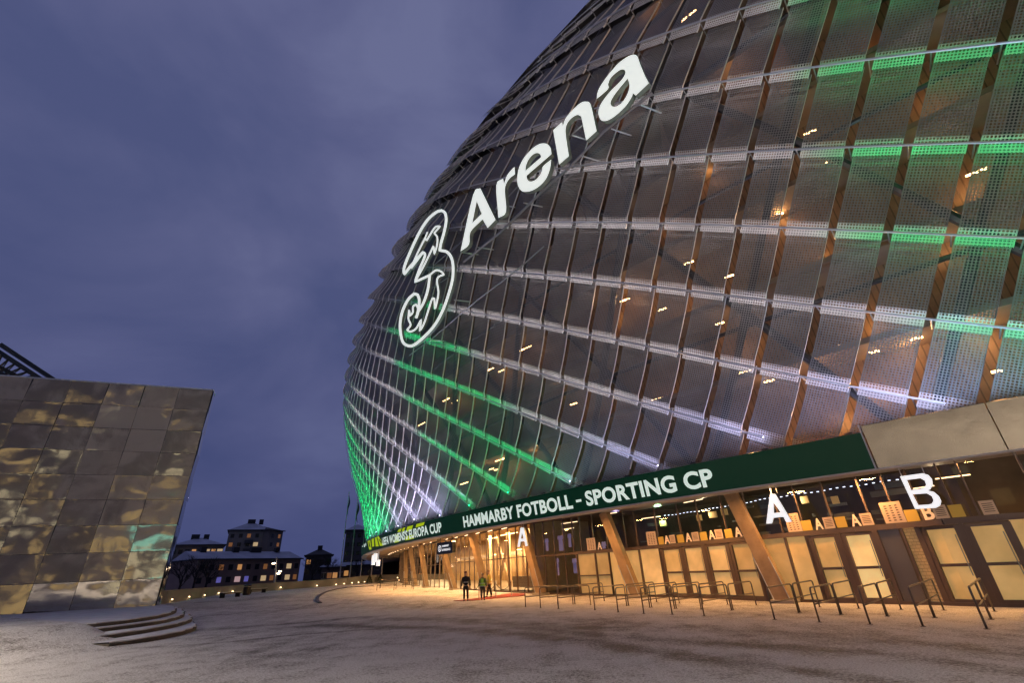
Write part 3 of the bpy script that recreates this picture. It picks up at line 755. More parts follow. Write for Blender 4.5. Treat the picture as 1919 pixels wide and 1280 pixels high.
for s, pw in ((29, 150), (32.5, 190), (36, 190), (40, 190), (45, 190), (51, 170), (58, 150), (66, 120), (76, 120), (88, 100)):
    light('AREA', 'lobby_light', WP(s, fin(s)+3.4, 5.25), pw*5, (1, .64, .30), 1.6, (0, 0, -1))
# dim store and concourse behind gates
for x0_, x1_, z, dep in ((1040, 1062, 4.55, 1.5), (1050, 1080, 4.9, .9), (1130, 1165, 5.1, .8), (1252, 1288, 5.12, .5), (1300, 1340, 5.05, 1.0), (1405, 1440, 5.1, 1.2), (1525, 1570, 5.1, .8), (1800, 1850, 4.1, 1.6), (1860, 1935, 4.3, 1.2), (1175, 1215, 4.7, 3.0)):
    mb = MB(); a, b = fs(min(x0_, 1919)), fs(1919)-.3 if x1_ > 1919 else fs(x1_); mb.tube([WP(a, fin(a)+dep, z), WP(b, fin(b)+dep, z)], .022, 6); mb.build('ceiling_lamp', M_tube_soft, stadium)
mb = MB()
for i in range(46):
    s = 1.5+i*.32; p = WP(s, fin(s)+3.5, 4.75+.02*math.sin(i)); mb.box(p, (.10, .06, .035), 2.3)
mb.build('ceiling_spotlights', emissive('cool_spots', (.7, .75, 1.0), 2.5), stadium)
mb = MB()
for x, z, w in ((1215, 4.25, .5), (1290, 4.3, .35), (1320, 4.35, .5), (1345, 4.4, .4), (1530, 4.4, .35), (1600, 4.2, .3)): s = fs(x); mb.box(WP(s, fin(s)+3.2, z), (w, .1, .35), 2.3)
mb.build('interior_sign', mat('amber_boards', (.4, .26, .1), .6, emit=(.35, .22, .08), es=.5), stadium)
mb = MB()
for i in range(30):
    s = rnd.uniform(1, 18); z = rnd.uniform(3.0, 4.9); mb.box(WP(s, fin(s)+rnd.uniform(1.5, 6), z), (rnd.uniform(.1, 1.6), .1, rnd.uniform(.04, .3)), 2.3)
mb.build('ducts', mat('grey_duct', (.16, .17, .17), .5, .5), stadium)
for s, pw, c in ((16, 26, (.5, 1., .55)), (12, 14, (1, .8, .5)), (6, 16, (1, .8, .55)), (0, 22, (1, .7, .4)), (-6, 22, (1, .7, .4)), (20, 10, (.6, .5, 1))):
    light('POINT', 'concourse_light', WP(s, fin(s)+3, 4.4), pw*3, c, .2)
# shirts on display in the store
for x, z0, z1, w in ((1012, 3.1, 4.0, .35), (1040, 3.0, 4.1, .5), (1057, 3.2, 4.15, .3), (1030, 1.3, 2.5, .3), (1062, 1.4, 2.4, .35), (1122, 2.9, 3.35, .3)):
    s = fs(x); mb = MB(); p = lambda ds, z: WP(s+ds, fin(s)+1.2, z)
    mb.poly([p(w*.5, z0), p(-w*.5, z0), p(-w*.42, z1-.25), p(-w*.75, z1-.3), p(-w*.55, z1), p(-w*.2, z1), p(0, z1-.07), p(w*.2, z1), p(w*.55, z1), p(w*.75, z1-.3), p(w*.42, z1-.25)])
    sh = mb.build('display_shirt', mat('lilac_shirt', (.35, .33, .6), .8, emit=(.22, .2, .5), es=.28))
    mod = sh.modifiers.new('t', 'SOLIDIFY'); mod.thickness = .04
    tag(sh, {1012: 'small lilac shirt hanging high at the left of the dark shop window', 1040: 'large lilac shirt high in the middle of the dark shop window', 1057: 'lilac shirt high in the right half of the dark shop window', 1030: 'lilac shirt on the lower rail at the left of the dark shop window', 1062: 'lilac shirt on the lower rail at the right of the dark shop window', 1122: 'lilac shirt behind the small letter left of the second timber prop'}[x], 'shirt', 'lilac shirts in the shop window')
# soffit lamps and the warm light they throw on the snow
mb = MB()
for s in list(np.arange(28, 74, 2.4)):
    for d in (.35, .62): mb.beam(WP(s-.5+d, fin(s)*d, 4.93), WP(s+.6+d, fin(s)*d+.25, 4.93), .05, .04)
mb.build('soffit_lamp', M_tube_soft, stadium)
for s, pw in ((-12, 120), (-8, 130), (-4, 140), (-1, 140), (2.5, 130), (6, 110), (10, 110), (14, 90), (18, 80), (22, 80), (26, 110), (30, 150), (34, 170), (39, 180), (44, 180), (50, 180), (56, 170), (63, 150), (72, 120)):
    light('AREA', 'soffit_light', WP(s, .45 if s < 8 else 1.5, 4.62), pw*1.8, (1, .47, .14), .5, (0, 0, -1))
# leaning timber columns with plinths
colspec = [((1487, 1127), (8.2, 2.7)), ((1195, 1121), (17.9, 3.0)), ((1028, 1114), (27.2, 3.3)), ((923, 1109), (35.9, 3.9)), ((852, 1106), (43.5, 3.6)), ((812, 1101), (52.9, 4.4)), ((789, 1099), (58.5, 4.3)), ((777, 1096), (65.2, 4.8))]
for (px, py), (ts, ti) in colspec:
    b = Vector(gat(px, py)); sb = s_of(b)
    tp, _z = (None, 0)
    t = Vector(atz(*{1487: (1388, 924), 1195: (1132, 962), 1028: (980, 987), 923: (883, 998), 852: (824, 1010), 812: (788, 1020), 789: (768, 1027), 777: (760, 1034)}[px], 4.98))
    root = empty('timber_column', b, 0, stadium); root.matrix_parent_inverse = parent_inv(stadium)
    b = Vector(WP(sb, min(i_of(b), fin(sb)-.62), b.z)); ts_ = s_of(t); t = Vector(WP(ts_, min(i_of(t), fin(ts_)-.4), 4.9)); root.location = b
    w = .62; side = (Vector(WP(sb-.1, 5, 0))-Vector(WP(sb+.1, 5, 0))).normalized()
    mb = MB(); mb.beam(b+Vector((0, 0, .05)), t+Vector((0, 0, .1)), w, .42, side=side); mb.build('column_shaft', M_timber, root)
    mb = MB(); mb.box(b+Vector((0, 0, .06)), (1.0, .85, .14), math.atan2(side.y, side.x)); mb.build('plinth', mat('concrete_plinth', (.4, .36, .31), .8), root)
    d = (t-b).normalized(); v = d.cross(side).normalized()
    mb = MB()
    for sx in (-.33, .33): mb.beam(b+side*sx-v*.23+d*.1, b+side*sx-v*.23+d*1.9, .03, .03)
    mb.build('guard_angle', M_trim, root)
# side wedge of the gate canopy where the metal pier stands
# ------------------------------------------------------------------ signs hanging and standing at the gates
def px_mesh(name, polys, inset, m_side, m_face, depth=.12, holes=None):
    """polys in photo pixels, laid on the cylinder at this inset and given thickness"""
    mb = MB()
    for P in polys:
        outer = [sz_cyl(x, y, inset) for x, y in P[0]]; hs = [[sz_cyl(x, y, inset) for x, y in h] for h in P[1:]]
        loops = [[Vector((s, z, 0)) for s, z in l] for l in [outer]+hs]; flat = [v for l in loops for v in l]
        tri = geometry.tessellate_polygon(loops)
        for off, mi in ((0, 0), (depth, 1)):
            for t in tri: mb.poly([WP(flat[i].x, inset+off, flat[i].y) for i in t], mi=mi)
        for l in loops:
            for a, b in zip(l, l[1:]+l[:1]): mb.poly([WP(a.x, inset, a.y), WP(b.x, inset, b.y), WP(b.x, inset+depth, b.y), WP(a.x, inset+depth, a.y)], mi=1)
    return mb
A2 = [[(1443, 926), (1453, 926), (1484, 978), (1474, 979.5), (1468, 969), (1450, 971), (1447, 981.5), (1436, 982)], [(1450, 943), (1463, 960.5), (1450.5, 962)]]
A1 = [[(975.5, 989.5), (981.5, 989.5), (989, 1023.5), (984.5, 1024.2), (983, 1015), (975.5, 1015.5), (974.3, 1025), (969.8, 1025.2)], [(978.2, 999), (981.5, 1010), (976.2, 1010.3)]]
def Z6(l): return [(1680+x/3.766, 860+y/3.766) for x, y in l]
B1 = [Z6([(25, 125), (185, 103), (225, 115), (252, 145), (256, 185), (240, 215), (225, 225), (265, 235), (300, 265), (317, 300), (310, 330), (280, 348), (132, 356)]),
      Z6([(75, 150), (170, 138), (200, 155), (210, 185), (195, 208), (170, 214), (104, 222)]),
      Z6([(115, 252), (215, 245), (250, 265), (262, 295), (250, 318), (225, 324), (155, 328)])]
for nm, P, inset, lab, rods in (('gate_letter', A2, .25, 'large white glowing letter A hanging under the canopy right of the first timber prop', [(1438, 908), (1445, 927)]),
                        ('gate_letter', A1, .6, 'smaller white glowing letter A hanging under the canopy before the bright lobby', [(978, 984), (978, 990)]),
                        ('gate_letter', B1, .2, 'white glowing letter B hanging under the metal fascia at the right', None)):
    root = empty(nm, WP(*[(lambda q: q[0])(sz_cyl(*P[0][0], inset)), inset, 4.7][0:3])); tag(root, lab, 'letter sign', 'big hanging gate letters')
    px_mesh('letter', [P], inset, None, None, .12).build('letter_face', [M_white, M_signside], root)
    mb = MB(); s, z = sz_cyl(*P[0][0], inset)
    for ds in (-.05, -.3 if P is not B1 else -.75): mb.tube([WP(s+ds, inset+.06, z-.01), WP(s+ds, inset+.06, 4.9)], .018, 6)
    mb.build('hanger_rod', M_trim, root)
# letters hanging at the far left, seen almost edge-on
for i, (x, y0, y1) in enumerate(((700.5, 1041, 1059), (704.5, 1038, 1054), (709, 1050, 1061))):
    s0, z0 = sz_cyl(x, y1, 1.0); s0, z1 = sz_cyl(x, y0, 1.0); mb = MB(); mb.box(WP(s0, 1.0, (z0+z1)/2), (.25, .5, abs(z1-z0)), .9)
    mb.tube([WP(s0, 1.0, max(z0, z1)-.01), WP(s0, 1.0, 4.9)], .02, 5)
    o = mb.build('gate_letter', M_white); tag(o, ('leftmost', 'middle and tallest', 'rightmost and lowest')[i]+' of three white glowing hanging letters seen edge-on at the far canopy tip', 'letter sign', 'far hanging letters')
# dark hanging cabinet sign
s0, z0 = sz_cyl(821, 1041, 1.0); s1, z1 = sz_cyl(851, 1011, 1.0)
cab = empty('hanging_sign', WP((s0+s1)/2, 1.0, z0)); tag(cab, 'black box sign with a round white emblem hung over the lobby entrance', 'sign')
zb, zt = 3.35, 4.32
def CP(u, z, d=0): return WP(s0+(s1-s0)*u, 1.0-d, z)
mb = MB(); R_ = []
for cxx, czz, a0_ in ((.90, zb+.12, -90), (.90, zt-.12, 0), (.10, zt-.12, 90), (.10, zb+.12, 180)):
    for a in range(0, 91, 30):
        an = math.radians(a0_+a); R_.append((cxx+.10*math.cos(an), czz+.12*math.sin(an)))
mb.poly([CP(u, z, .16) for u, z in R_]); mb.poly([CP(u, z, -.16) for u, z in R_][::-1])
for a, b in zip(R_, R_[1:]+R_[:1]): mb.poly([CP(*a, .16), CP(*a, -.16), CP(*b, -.16), CP(*b, .16)])
mb.build('cabinet', M_black, cab)
mb = MB(); C0 = (.21, (zb+zt)/2); rx, rz_ = .105, .27
for k in range(24):
    a, b = 2*math.pi*k/24, 2*math.pi*(k+1)/24
    mb.poly([CP(C0[0]+rx*f*math.cos(t), C0[1]+rz_*f*math.sin(t), .17) for f, t in ((1, a), (1, b), (.72, b), (.72, a))])
mb.poly([CP(C0[0]+rx*x, C0[1]+rz_*y, .17) for x, y in ((-.35, -.4), (0, -.55), (.35, -.3), (.1, 0), (.35, .35), (0, .5), (-.3, .25), (0, 0))]); mb.build('emblem', M_white, cab)
for txt, z_a, z_b, u_b in (("HAMMARBY", 3.93, 4.09, .80), ("EXPERIENCE", 3.60, 3.78, .88)):
    v, f = text_mesh(txt, .03, 2); xs = [a[0] for a in v]; ys = [a[1] for a in v]; mb = MB()
    mb.v = [CP(.36+(u_b-.36)*(a[0]-min(xs))/(max(xs)-min(xs)), z_a+(z_b-z_a)*(a[1]-min(ys))/(max(ys)-min(ys)), .17) for a in v]; mb.f = f; mb.uv = [[(0, 0)]*len(q) for q in f]; mb.mi = [0]*len(f); mb.build('lettering', M_white, cab)
mb = MB()
for u in (.12, .5, .88): mb.tube([CP(u, zt-.01), CP(u, 4.85)], .03, 6)
mb.build('hanger_rod', M_steel, cab)

# ---- notices and small letters above the gate doors
def onface(x, y, d=.06):   # photo pixel -> (s, z) on the glass front
    best = None
    for s in (0,):
        ss_ = None
    dd = ray(x, y); t = np.linspace(10, 80, 1400); P = CAM+dd*t[:, None]
    f = np.array([RC-math.hypot(p[0]-CX, p[1]-CY) - (fin(s_of(p))-d) for p in P]); i = np.where((f[1:] > 0) & (f[:-1] <= 0))[0]
    p = P[i[0]+1]; return s_of(p), p[2]
def notice(x0, y0, x1, y1, kind, label):
    s0, _ = onface(x0, y1); s1, _ = onface(x1, y1); hgt = {'poster': .78, 'yellow': .42, 'paper': .46, 'A': .46, 'B': .5}[kind]; zb = TZ+.15
    if kind in ('A', 'B'):
        v, f = text_mesh(kind, .02, 4); xs = [a[0] for a in v]; ys = [a[1] for a in v]; mb = MB()
        g = lambda a, d: FP(s0+(s1-s0)*(a[0]-min(xs))/(max(xs)-min(xs)), zb+hgt*(a[1]-min(ys))/(max(ys)-min(ys)), d)
        mb.v = [g(a, .10) for a in v]; mb.f = list(f); mb.uv = [[(0, 0)]*len(q) for q in f]; mb.mi = [0]*len(f); o = mb.build('door_letter', M_smallA)
        md = o.modifiers.new('s', 'SOLIDIFY'); md.thickness = .03
        return tag(o, label, 'letter', 'small letters above the gate doors')
    m_ = M_yellow if kind == 'yellow' else M_beige
    root = MB(); t = Vector(FP(s1, 0))-Vector(FP(s0, 0)); a = Vector(FP(s0, zb, .09)); b = Vector(FP(s1, zb, .09)); root.beam((a+b)/2+Vector((0, 0, 0)), (a+b)/2+Vector((0, 0, hgt)), (b-a).length, .02, side=t.normalized())
    o = root.build('notice', m_, origin=tuple((a+b)/2))
    tag(o, label, 'notice', 'notices above the gate doors')
    mb = MB()
    if kind == 'poster':
        for r in range(7):
            for c in range(3):
                u = .18+.26*c; mb.poly([FP(s0+(s1-s0)*(u+du), zb+hgt*(.1+.115*r+dz), .104) for du, dz in ((0, 0), (.12, 0), (.12, .05), (0, .05))])
    elif kind == 'paper':
        for r in range(5): mb.poly([FP(s0+(s1-s0)*du, zb+hgt*(.2+.14*r+dz), .104) for du, dz in ((.15, 0), (.85, 0), (.85, .05), (.15, .05))])
    if mb.f: mb.build('printed_text', M_ink, o)
NT = [(1102, 1002, 1118, 1031, 'poster', 'beige poster of small print left of the second timber prop'),
      (1121, 1015, 1129, 1029, 'A', 'small letter A above the doors left of the second timber prop'),
      (1215, 998, 1233, 1022, 'poster', 'beige poster above the doors just right of the second timber prop'),
      (1236, 1006, 1246, 1021, 'yellow', 'yellow notice beside the beige poster right of the second timber prop'),
      (1247, 1008, 1257, 1021, 'A', 'small letter A nearest to the second timber prop on its right'),
      (1258, 1004, 1268, 1020, 'paper', 'printed sheet right of the small letter A nearest the second timber prop'),
      (1272, 1002, 1284, 1019, 'yellow', 'second yellow notice to the right of the second timber prop'),
      (1287, 1001, 1298, 1017, 'A', 'second small letter A to the right of the second timber prop'),
      (1300, 1000, 1313, 1017, 'paper', 'second printed sheet to the right of the second timber prop'),
      (1315, 1000, 1328, 1016, 'yellow', 'third yellow notice to the right of the second timber prop'),
      (1331, 997, 1343, 1014, 'A', 'third small letter A to the right of the second timber prop'),
      (1344, 996, 1358, 1014, 'paper', 'third printed sheet to the right of the second timber prop'),
      (1362, 996, 1376, 1013, 'yellow', 'yellow notice nearest to the big leaning prop at the middle gate, on its left'),
      (1380, 993, 1393, 1010, 'A', 'small letter A just left of the big leaning timber prop'),
      (1395, 993, 1410, 1011, 'paper', 'printed sheet just left of the big leaning timber prop'),
      (1481, 971, 1508, 1005, 'poster', 'beige poster beneath the large hanging letter A'),
      (1508, 982, 1527, 1002, 'yellow', 'yellow notice just right of the poster under the large hanging A'),
      (1532, 979, 1547, 999, 'A', 'small letter A between two papers over the bright doors, left of the pair'),
      (1550, 979, 1570, 999, 'paper', 'printed sheet over the left one of the bright gate doors'),
      (1573, 978, 1593, 998, 'yellow', 'yellow notice over the middle post of the bright gate doors'),
      (1601, 974, 1619, 995, 'A', 'small letter A over the brightest gate door'),
      (1622, 974, 1644, 996, 'paper', 'printed sheet over the brightest gate door'),
      (1665, 953, 1706, 992, 'poster', 'largest beige poster, below left of the hanging letter B'),
      (1706, 969, 1731, 989, 'yellow', 'yellow notice under the hanging letter B'),
      (1738, 965, 1759, 984, 'B', 'small letter B over the door below the hanging letter B'),
      (1760, 962, 1787, 984, 'paper', 'printed sheet right of the small letter B'),
      (1791, 960, 1818, 983, 'yellow', 'yellow notice over the rightmost gate doors'),
      (1850, 957, 1880, 978, 'paper', 'printed sheet over the rightmost gate door')]
for a in NT: notice(*a)

# ------------------------------------------------------------------ the illuminated name sign
sign = empty('arena_sign', SP(15, 24, 1.2)); tag(sign, 'huge tilted white letter sign with an outlined figure three on the cladding', 'sign')
SO = 1.15
def rskin(z): 
    d = doz(z); n = math.hypot(1, d); return RC+oz(z)+SO/n
def skin_hit(x, y):
    return march(x, y, rskin, 10, 120)
def sign_pt(p, back=0.):
    c = Vector((CX, CY, p[2])); d = (Vector(p)-c).normalized(); return Vector(p)-d*back
def smooth_loop(P, closed=True, n=4):
    P = [np.array(p, float) for p in P]; N = len(P); R = []
    rng = range(N) if closed else range(N-1)
    for i in rng:
        a, b, c, d = (P[(i-1) % N] if closed or i > 0 else P[0]), P[i], P[(i+1) % N], (P[(i+2) % N] if closed or i+2 < N else P[-1])
        def ang(u, v, w):
            e, f = v-u, w-v; l = np.linalg.norm(e)*np.linalg.norm(f); return 1 if l == 0 else (e@f)/l
        sh1, sh2 = ang(a, b, c) < .55, ang(b, c, d) < .55
        m1 = (c-b) if sh1 else (c-a)/2; m2 = (c-b) if sh2 else (d-b)/2
        for k in range(n):
            t = k/n; R.append((2*t**3-3*t**2+1)*b+(t**3-2*t**2+t)*m1+(-2*t**3+3*t**2)*c+(t**3-t**2)*m2)
    if not closed: R.append(P[-1])
    return R
def sign_letter(loops, name='letter', depth=.32):
    L2 = [smooth_loop(l, True, 4) for l in loops]; P3 = []; off = []
    for l in L2:
        off.append(len(P3)); P3 += [skin_hit(*p) for p in l]
    if any(p is None for p in P3): print('sign miss'); return
    tri = geometry.tessellate_polygon([[Vector((p[0], p[1], 0)) for p in l] for l in L2]); mb = MB()
    for t in tri: mb.poly([sign_pt(P3[i]) for i in t], mi=0)
    for t in tri: mb.poly([sign_pt(P3[i], depth) for i in t][::-1], mi=1)
    for l, o in zip(L2, off):
        n_ = len(l)
        for i in range(n_):
            a, b = P3[o+i], P3[o+(i+1) % n_]; mb.poly([sign_pt(a), sign_pt(b), sign_pt(b, depth), sign_pt(a, depth)], mi=1)
    mb.build(name, [M_sign, M_signside], sign)
za = lambda l: [(850+x/5.119, 230+y/5.119) for x, y in l]
zb_ = lambda l: [(1030+x/5.333, 80+y/5.333) for x, y in l]
sign_letter([za([(187, 692), (256, 625), (403, 930), (327, 1008), (278, 925), (163, 1045), (148, 1165), (66, 1235)]), za([(222, 752), (270, 872), (180, 958)])])
sign_letter([za([(410, 598), (476, 532), (484, 583), (510, 510), (545, 460), (585, 420), (590, 492), (540, 530), (505, 585), (492, 655), (503, 855), (430, 912)])])
sign_letter([za([(937, 350), (925, 440), (890, 530), (830, 600), (760, 645), (700, 660), (650, 650), (618, 600), (610, 530), (625, 440), (665, 350), (720, 280), (780, 225), (840, 197), (895, 200), (930, 240), (940, 298), (700, 506), (708, 542), (735, 562), (780, 550), (825, 508), (850, 455), (858, 415)]), za([(690, 458), (695, 410), (720, 350), (765, 300), (805, 288), (830, 300), (840, 328)])])
sign_letter([zb_([(35, 870), (125, 790), (133, 830), (155, 765), (200, 700), (270, 630), (330, 588), (385, 585), (415, 630), (470, 880), (365, 975), (322, 765), (305, 728), (270, 720), (220, 750), (178, 800), (160, 860), (165, 950), (193, 1130), (95, 1215)])])
sign_letter([zb_([(470, 560), (480, 490), (520, 410), (600, 300), (690, 200), (780, 135), (840, 115), (877, 135), (905, 210), (950, 320), (992, 400), (860, 525), (835, 500), (815, 550), (760, 630), (690, 700), (610, 760), (550, 780), (510, 765), (488, 710), (495, 650), (530, 580), (600, 490), (700, 390), (745, 330), (758, 290), (745, 264), (710, 266), (660, 300), (610, 350), (585, 410), (583, 460)]), zb_([(780, 354), (798, 420), (785, 490), (750, 560), (700, 615), (650, 638), (618, 625), (610, 590), (640, 530), (700, 450)])])
zc = lambda l: [(740+x/4.414, 380+y/4.414) for x, y in l]
def ribbon(P, w, mbs):
    Q = smooth_loop(zc(P), False, 6); Lf = []; Rg = []
    for i, p in enumerate(Q):
        t = Q[min(i+1, len(Q)-1)]-Q[max(i-1, 0)]; t = t/(np.linalg.norm(t)+1e-9); n_ = np.array([-t[1], t[0]]); Lf.append(p+n_*w/2); Rg.append(p-n_*w/2)
    A = [skin_hit(*p) for p in Lf]; B = [skin_hit(*p) for p in Rg]
    if any(x is None for x in A+B): print('ribbon miss'); return
    dp = .22
    mbs.grid([[sign_pt(p) for p in A], [sign_pt(p) for p in B]], 0); mbs.grid([[sign_pt(p, dp) for p in A], [sign_pt(p, dp) for p in B]], 1)
    mbs.grid([[sign_pt(p) for p in A], [sign_pt(p, dp) for p in A]], 1); mbs.grid([[sign_pt(p) for p in B], [sign_pt(p, dp) for p in B]], 1)
mbs = MB()
ribbon([(235, 405), (150, 500), (75, 592), (78, 530), (125, 410), (200, 250), (270, 140), (340, 78), (385, 62), (415, 85), (424, 150), (405, 250), (382, 330), (370, 392), (430, 405), (465, 450), (481, 520), (478, 620), (452, 730), (400, 880), (330, 1010), (240, 1110), (160, 1175), (110, 1183), (65, 1150), (45, 1060), (45, 980), (65, 890), (110, 800), (160, 752), (188, 760), (202, 810), (190, 905), (174, 955)], 5.2, mbs)
ribbon([(188, 905), (235, 830), (272, 720), (288, 600)], 5.0, mbs)
ribbon([(132, 540), (235, 405), (248, 440), (205, 545), (165, 655), (285, 600)], 4.6, mbs)
ribbon([(168, 650), (240, 520), (320, 355), (326, 425), (348, 350), (350, 285), (325, 250), (375, 192), (330, 205), (262, 312), (250, 290), (190, 410), (132, 540)], 3.4, mbs)
ribbon([(250, 290), (270, 240)], 3.0, mbs)
ribbon([(285, 600), (340, 558), (385, 570), (405, 594), (362, 612), (348, 650), (360, 740), (345, 830), (332, 880), (326, 790), (306, 800), (270, 910), (240, 1000), (205, 1062), (218, 965), (175, 1040), (130, 1065), (100, 1052), (130, 1010), (112, 960), (118, 885), (125, 935), (148, 905), (150, 860), (175, 840), (190, 870)], 3.6, mbs)
mbs.build('outlined_figure', [M_sign, M_signside], sign)
mb = MB()
def chord(P, r=.07, back=.35):
    Q = [skin_hit(*p) for p in P]; Q = [sign_pt(q, back) for q in Q if q is not None]; mb.tube(Q, r, 6)
chord([(758, 664), (800, 632), (885, 558), (960, 500), (1010, 455)], .05, .5); chord([(862, 488), (930, 432), (1020, 343), (1060, 308), (1125, 240), (1216, 165)], .09)
chord([(800, 640), (850, 645)], .04, .6); chord([(838, 470), (862, 445), (885, 425)], .05)
chord([(795, 505), (850, 455)], .04); chord([(775, 555), (860, 500)], .04); chord([(910, 400), (1010, 290), (1130, 185)], .05, .45)
mb.build('sign_truss', M_steel2, sign)
M_arm = mat('pale_arm', (.6, .6, .58), .4, .6)
for x, y in ((1196, 190), (1082, 286), (1066, 248), (975, 376), (886, 460), (925, 378), (845, 560), (800, 636), (1140, 235), (858, 470)):
    p = skin_hit(x, y)
    if p is not None:
        q = Vector(p); d = (q-Vector((CX, CY, p[2]))).normalized(); a = q-d*.3; t = Vector((d.y, -d.x, 0))
        if t.dot(Vector(tuple(rt))) < 0: t = -t
        mb = MB(); mb.tube([a, a-d*1.3+t*.55], .045, 6); mb.build('sign_arm', M_arm, sign)
for x, y in ((800, 520), (905, 400), (990, 310), (1080, 240), (1170, 160)):
    p = skin_hit(x, y)
    if p is not None: light('POINT', 'sign_glow', sign_pt(p, .5), 7, (.85, 1, .9), .4)

# ------------------------------------------------------------------ mirrored hall
B0 = np.array([-27.55, 38.62]); BD = np.array([.93655, .35067]); BN = np.array([-BD[1], BD[0]])   # BN points to the back
hall = empty('mirrored_hall', (B0[0], B0[1], .6)); tag(hall, 'box-shaped building clad in warped mirror panels reflecting the arena', 'building')
FC = np.array(atz(402, 742, 17.7)[:2]); FV = (FC-B0)/np.linalg.norm(FC-B0); FL_ = float(np.linalg.norm(FC-B0)); print('side wall', FV, FL_)
def HP(a, b, z): q = B0+BD*a+FV*b; return (q[0], q[1], z)
def mirror():
    M = bpy.data.materials.new('mirror_steel'); M.use_nodes = True; t = M.node_tree; b = t.nodes['Principled BSDF']; lk = t.links.new
    b.inputs['Metallic'].default_value = 1; b.inputs['Roughness'].default_value = .08; b.inputs['Base Color'].default_value = (.60, .565, .50, 1)
    uv = t.nodes.new('ShaderNodeUVMap'); co = t.nodes.new('ShaderNodeTexCoord')
    n1_ = t.nodes.new('ShaderNodeTexNoise'); n1_.inputs['Scale'].default_value = .42; n1_.inputs['Detail'].default_value = 1.5
    # each sheet buckles in its own way
    sp = t.nodes.new('ShaderNodeSeparateXYZ'); lk(uv.outputs[0], sp.inputs[0]); cmb = t.nodes.new('ShaderNodeCombineXYZ')
    px_ = mathn(t, 'MULTIPLY', mathn(t, 'FLOOR', mathn(t, 'DIVIDE', sp.outputs[0], 2.58)), 7.31); py_ = mathn(t, 'MULTIPLY', mathn(t, 'FLOOR', mathn(t, 'DIVIDE', sp.outputs[1], 1.9)), 3.77)
    lk(mathn(t, 'ADD', sp.outputs[0], px_), cmb.inputs[0]); lk(mathn(t, 'ADD', sp.outputs[1], py_), cmb.inputs[1]); lk(mathn(t, 'ADD', px_, py_), cmb.inputs[2])
    lk(cmb.outputs[0], n1_.inputs['Vector'])
    # dented rims
    fx = mathn(t, 'ABSOLUTE', mathn(t, 'SUBTRACT', mathn(t, 'FRACT', mathn(t, 'DIVIDE', sp.outputs[0], 2.58)), .5)); fy = mathn(t, 'ABSOLUTE', mathn(t, 'SUBTRACT', mathn(t, 'FRACT', mathn(t, 'DIVIDE', sp.outputs[1], 1.9)), .5))
    ex = mathn(t, 'POWER', mathn(t, 'MULTIPLY', fx, 2), 9); ey = mathn(t, 'POWER', mathn(t, 'MULTIPLY', fy, 2), 9)
    n2_ = t.nodes.new('ShaderNodeTexNoise'); n2_.inputs['Scale'].default_value = 2.3; n2_.inputs['Detail'].default_value = 2; lk(cmb.outputs[0], n2_.inputs['Vector'])
    rim = mathn(t, 'MULTIPLY', mathn(t, 'ADD', ex, ey), n2_.outputs['Fac'])
    h = mathn(t, 'ADD', mathn(t, 'MULTIPLY', n1_.outputs['Fac'], 1.0), mathn(t, 'MULTIPLY', rim, .10))
    h = mathn(t, 'ADD', h, mathn(t, 'MULTIPLY', n2_.outputs['Fac'], .035))
    bp = t.nodes.new('ShaderNodeBump'); bp.inputs['Strength'].default_value = 1; bp.inputs['Distance'].default_value = .055; lk(h, bp.inputs['Height']); lk(bp.outputs[0], b.inputs['Normal'])
    return M
M_mirror = mirror(); M_seam = mat('panel_seam', (.02, .018, .016), .6)
zrows = [.55, 2.42, 4.34, 6.26, 8.14, 10.02, 11.94, 13.82, 15.76, 17.7]
def mwall(name, P, a0_, a1_, step, uo):
    mb = MB(); a = a1_; cols = []
    while a > a0_+.01: cols.append((max(a-step, a0_), a)); a -= step
    for i, (l, r) in enumerate(cols):
        for j in range(9):
            z0_, z1_ = zrows[j]+.012, zrows[j+1]-.012; l_, r_ = l+.012, r-.012
            jt = [rnd.uniform(-.11, .0) for _ in range(4)]
            u0_ = (i)*2.58+uo; v0_ = j*1.9
            nn = 3; g = []; ug = []
            for y in range(nn+1):
                ro = []; uo_ = []
                for x in range(nn+1):
                    fx, fy = x/nn, y/nn; dd_ = (jt[0]*(1-fx)+jt[1]*fx)*(1-fy)+(jt[3]*(1-fx)+jt[2]*fx)*fy
                    ro.append(P(l_+(r_-l_)*fx, dd_, z0_+(z1_-z0_)*fy)); uo_.append((u0_+.01+2.56*fx, v0_+.01+1.88*fy))
                g.append(ro); ug.append(uo_)
            mb.grid(g, 0, ug)
    o = mb.build(name, M_mirror, hall, smooth=True); return o
mwall('front_wall', lambda a, d, z: HP(a, d, z), -46.5, 0, 2.58, 0)
mwall('side_wall', lambda a, d, z: HP(d*-1, a, z), 0, FL_, 2.58, 300)
BK = FC + np.array([-.66, .75])*17; BL = BK - BD*44; fp = [HP(-46.5, .06, 0)[:2], HP(-.06, .06, 0)[:2], tuple(FC-FV*.06-BD*.06), tuple(BK), tuple(BL)]
mb = MB(); mb.poly([(*p, 17.66) for p in fp])
for p, q in zip(fp, fp[1:]+fp[:1]): mb.poly([(*p, .2), (*q, .2), (*q, 17.66), (*p, 17.66)])
mb.build('wall_core', M_seam, hall)
mb = MB(); mb.beam(HP(-46.5, -.03, 17.74), HP(.05, -.03, 17.74), .12, .09); mb.beam(HP(.0, 0, 17.74), HP(.0, FL_, 17.74), .12, .09); mb.build('roof_edge', M_trim, hall)
mb = MB(); mb.poly([(*p, 17.69) for p in fp]); mb.build('roof', mat('hall_roof', (.1, .1, .1), .8), hall)
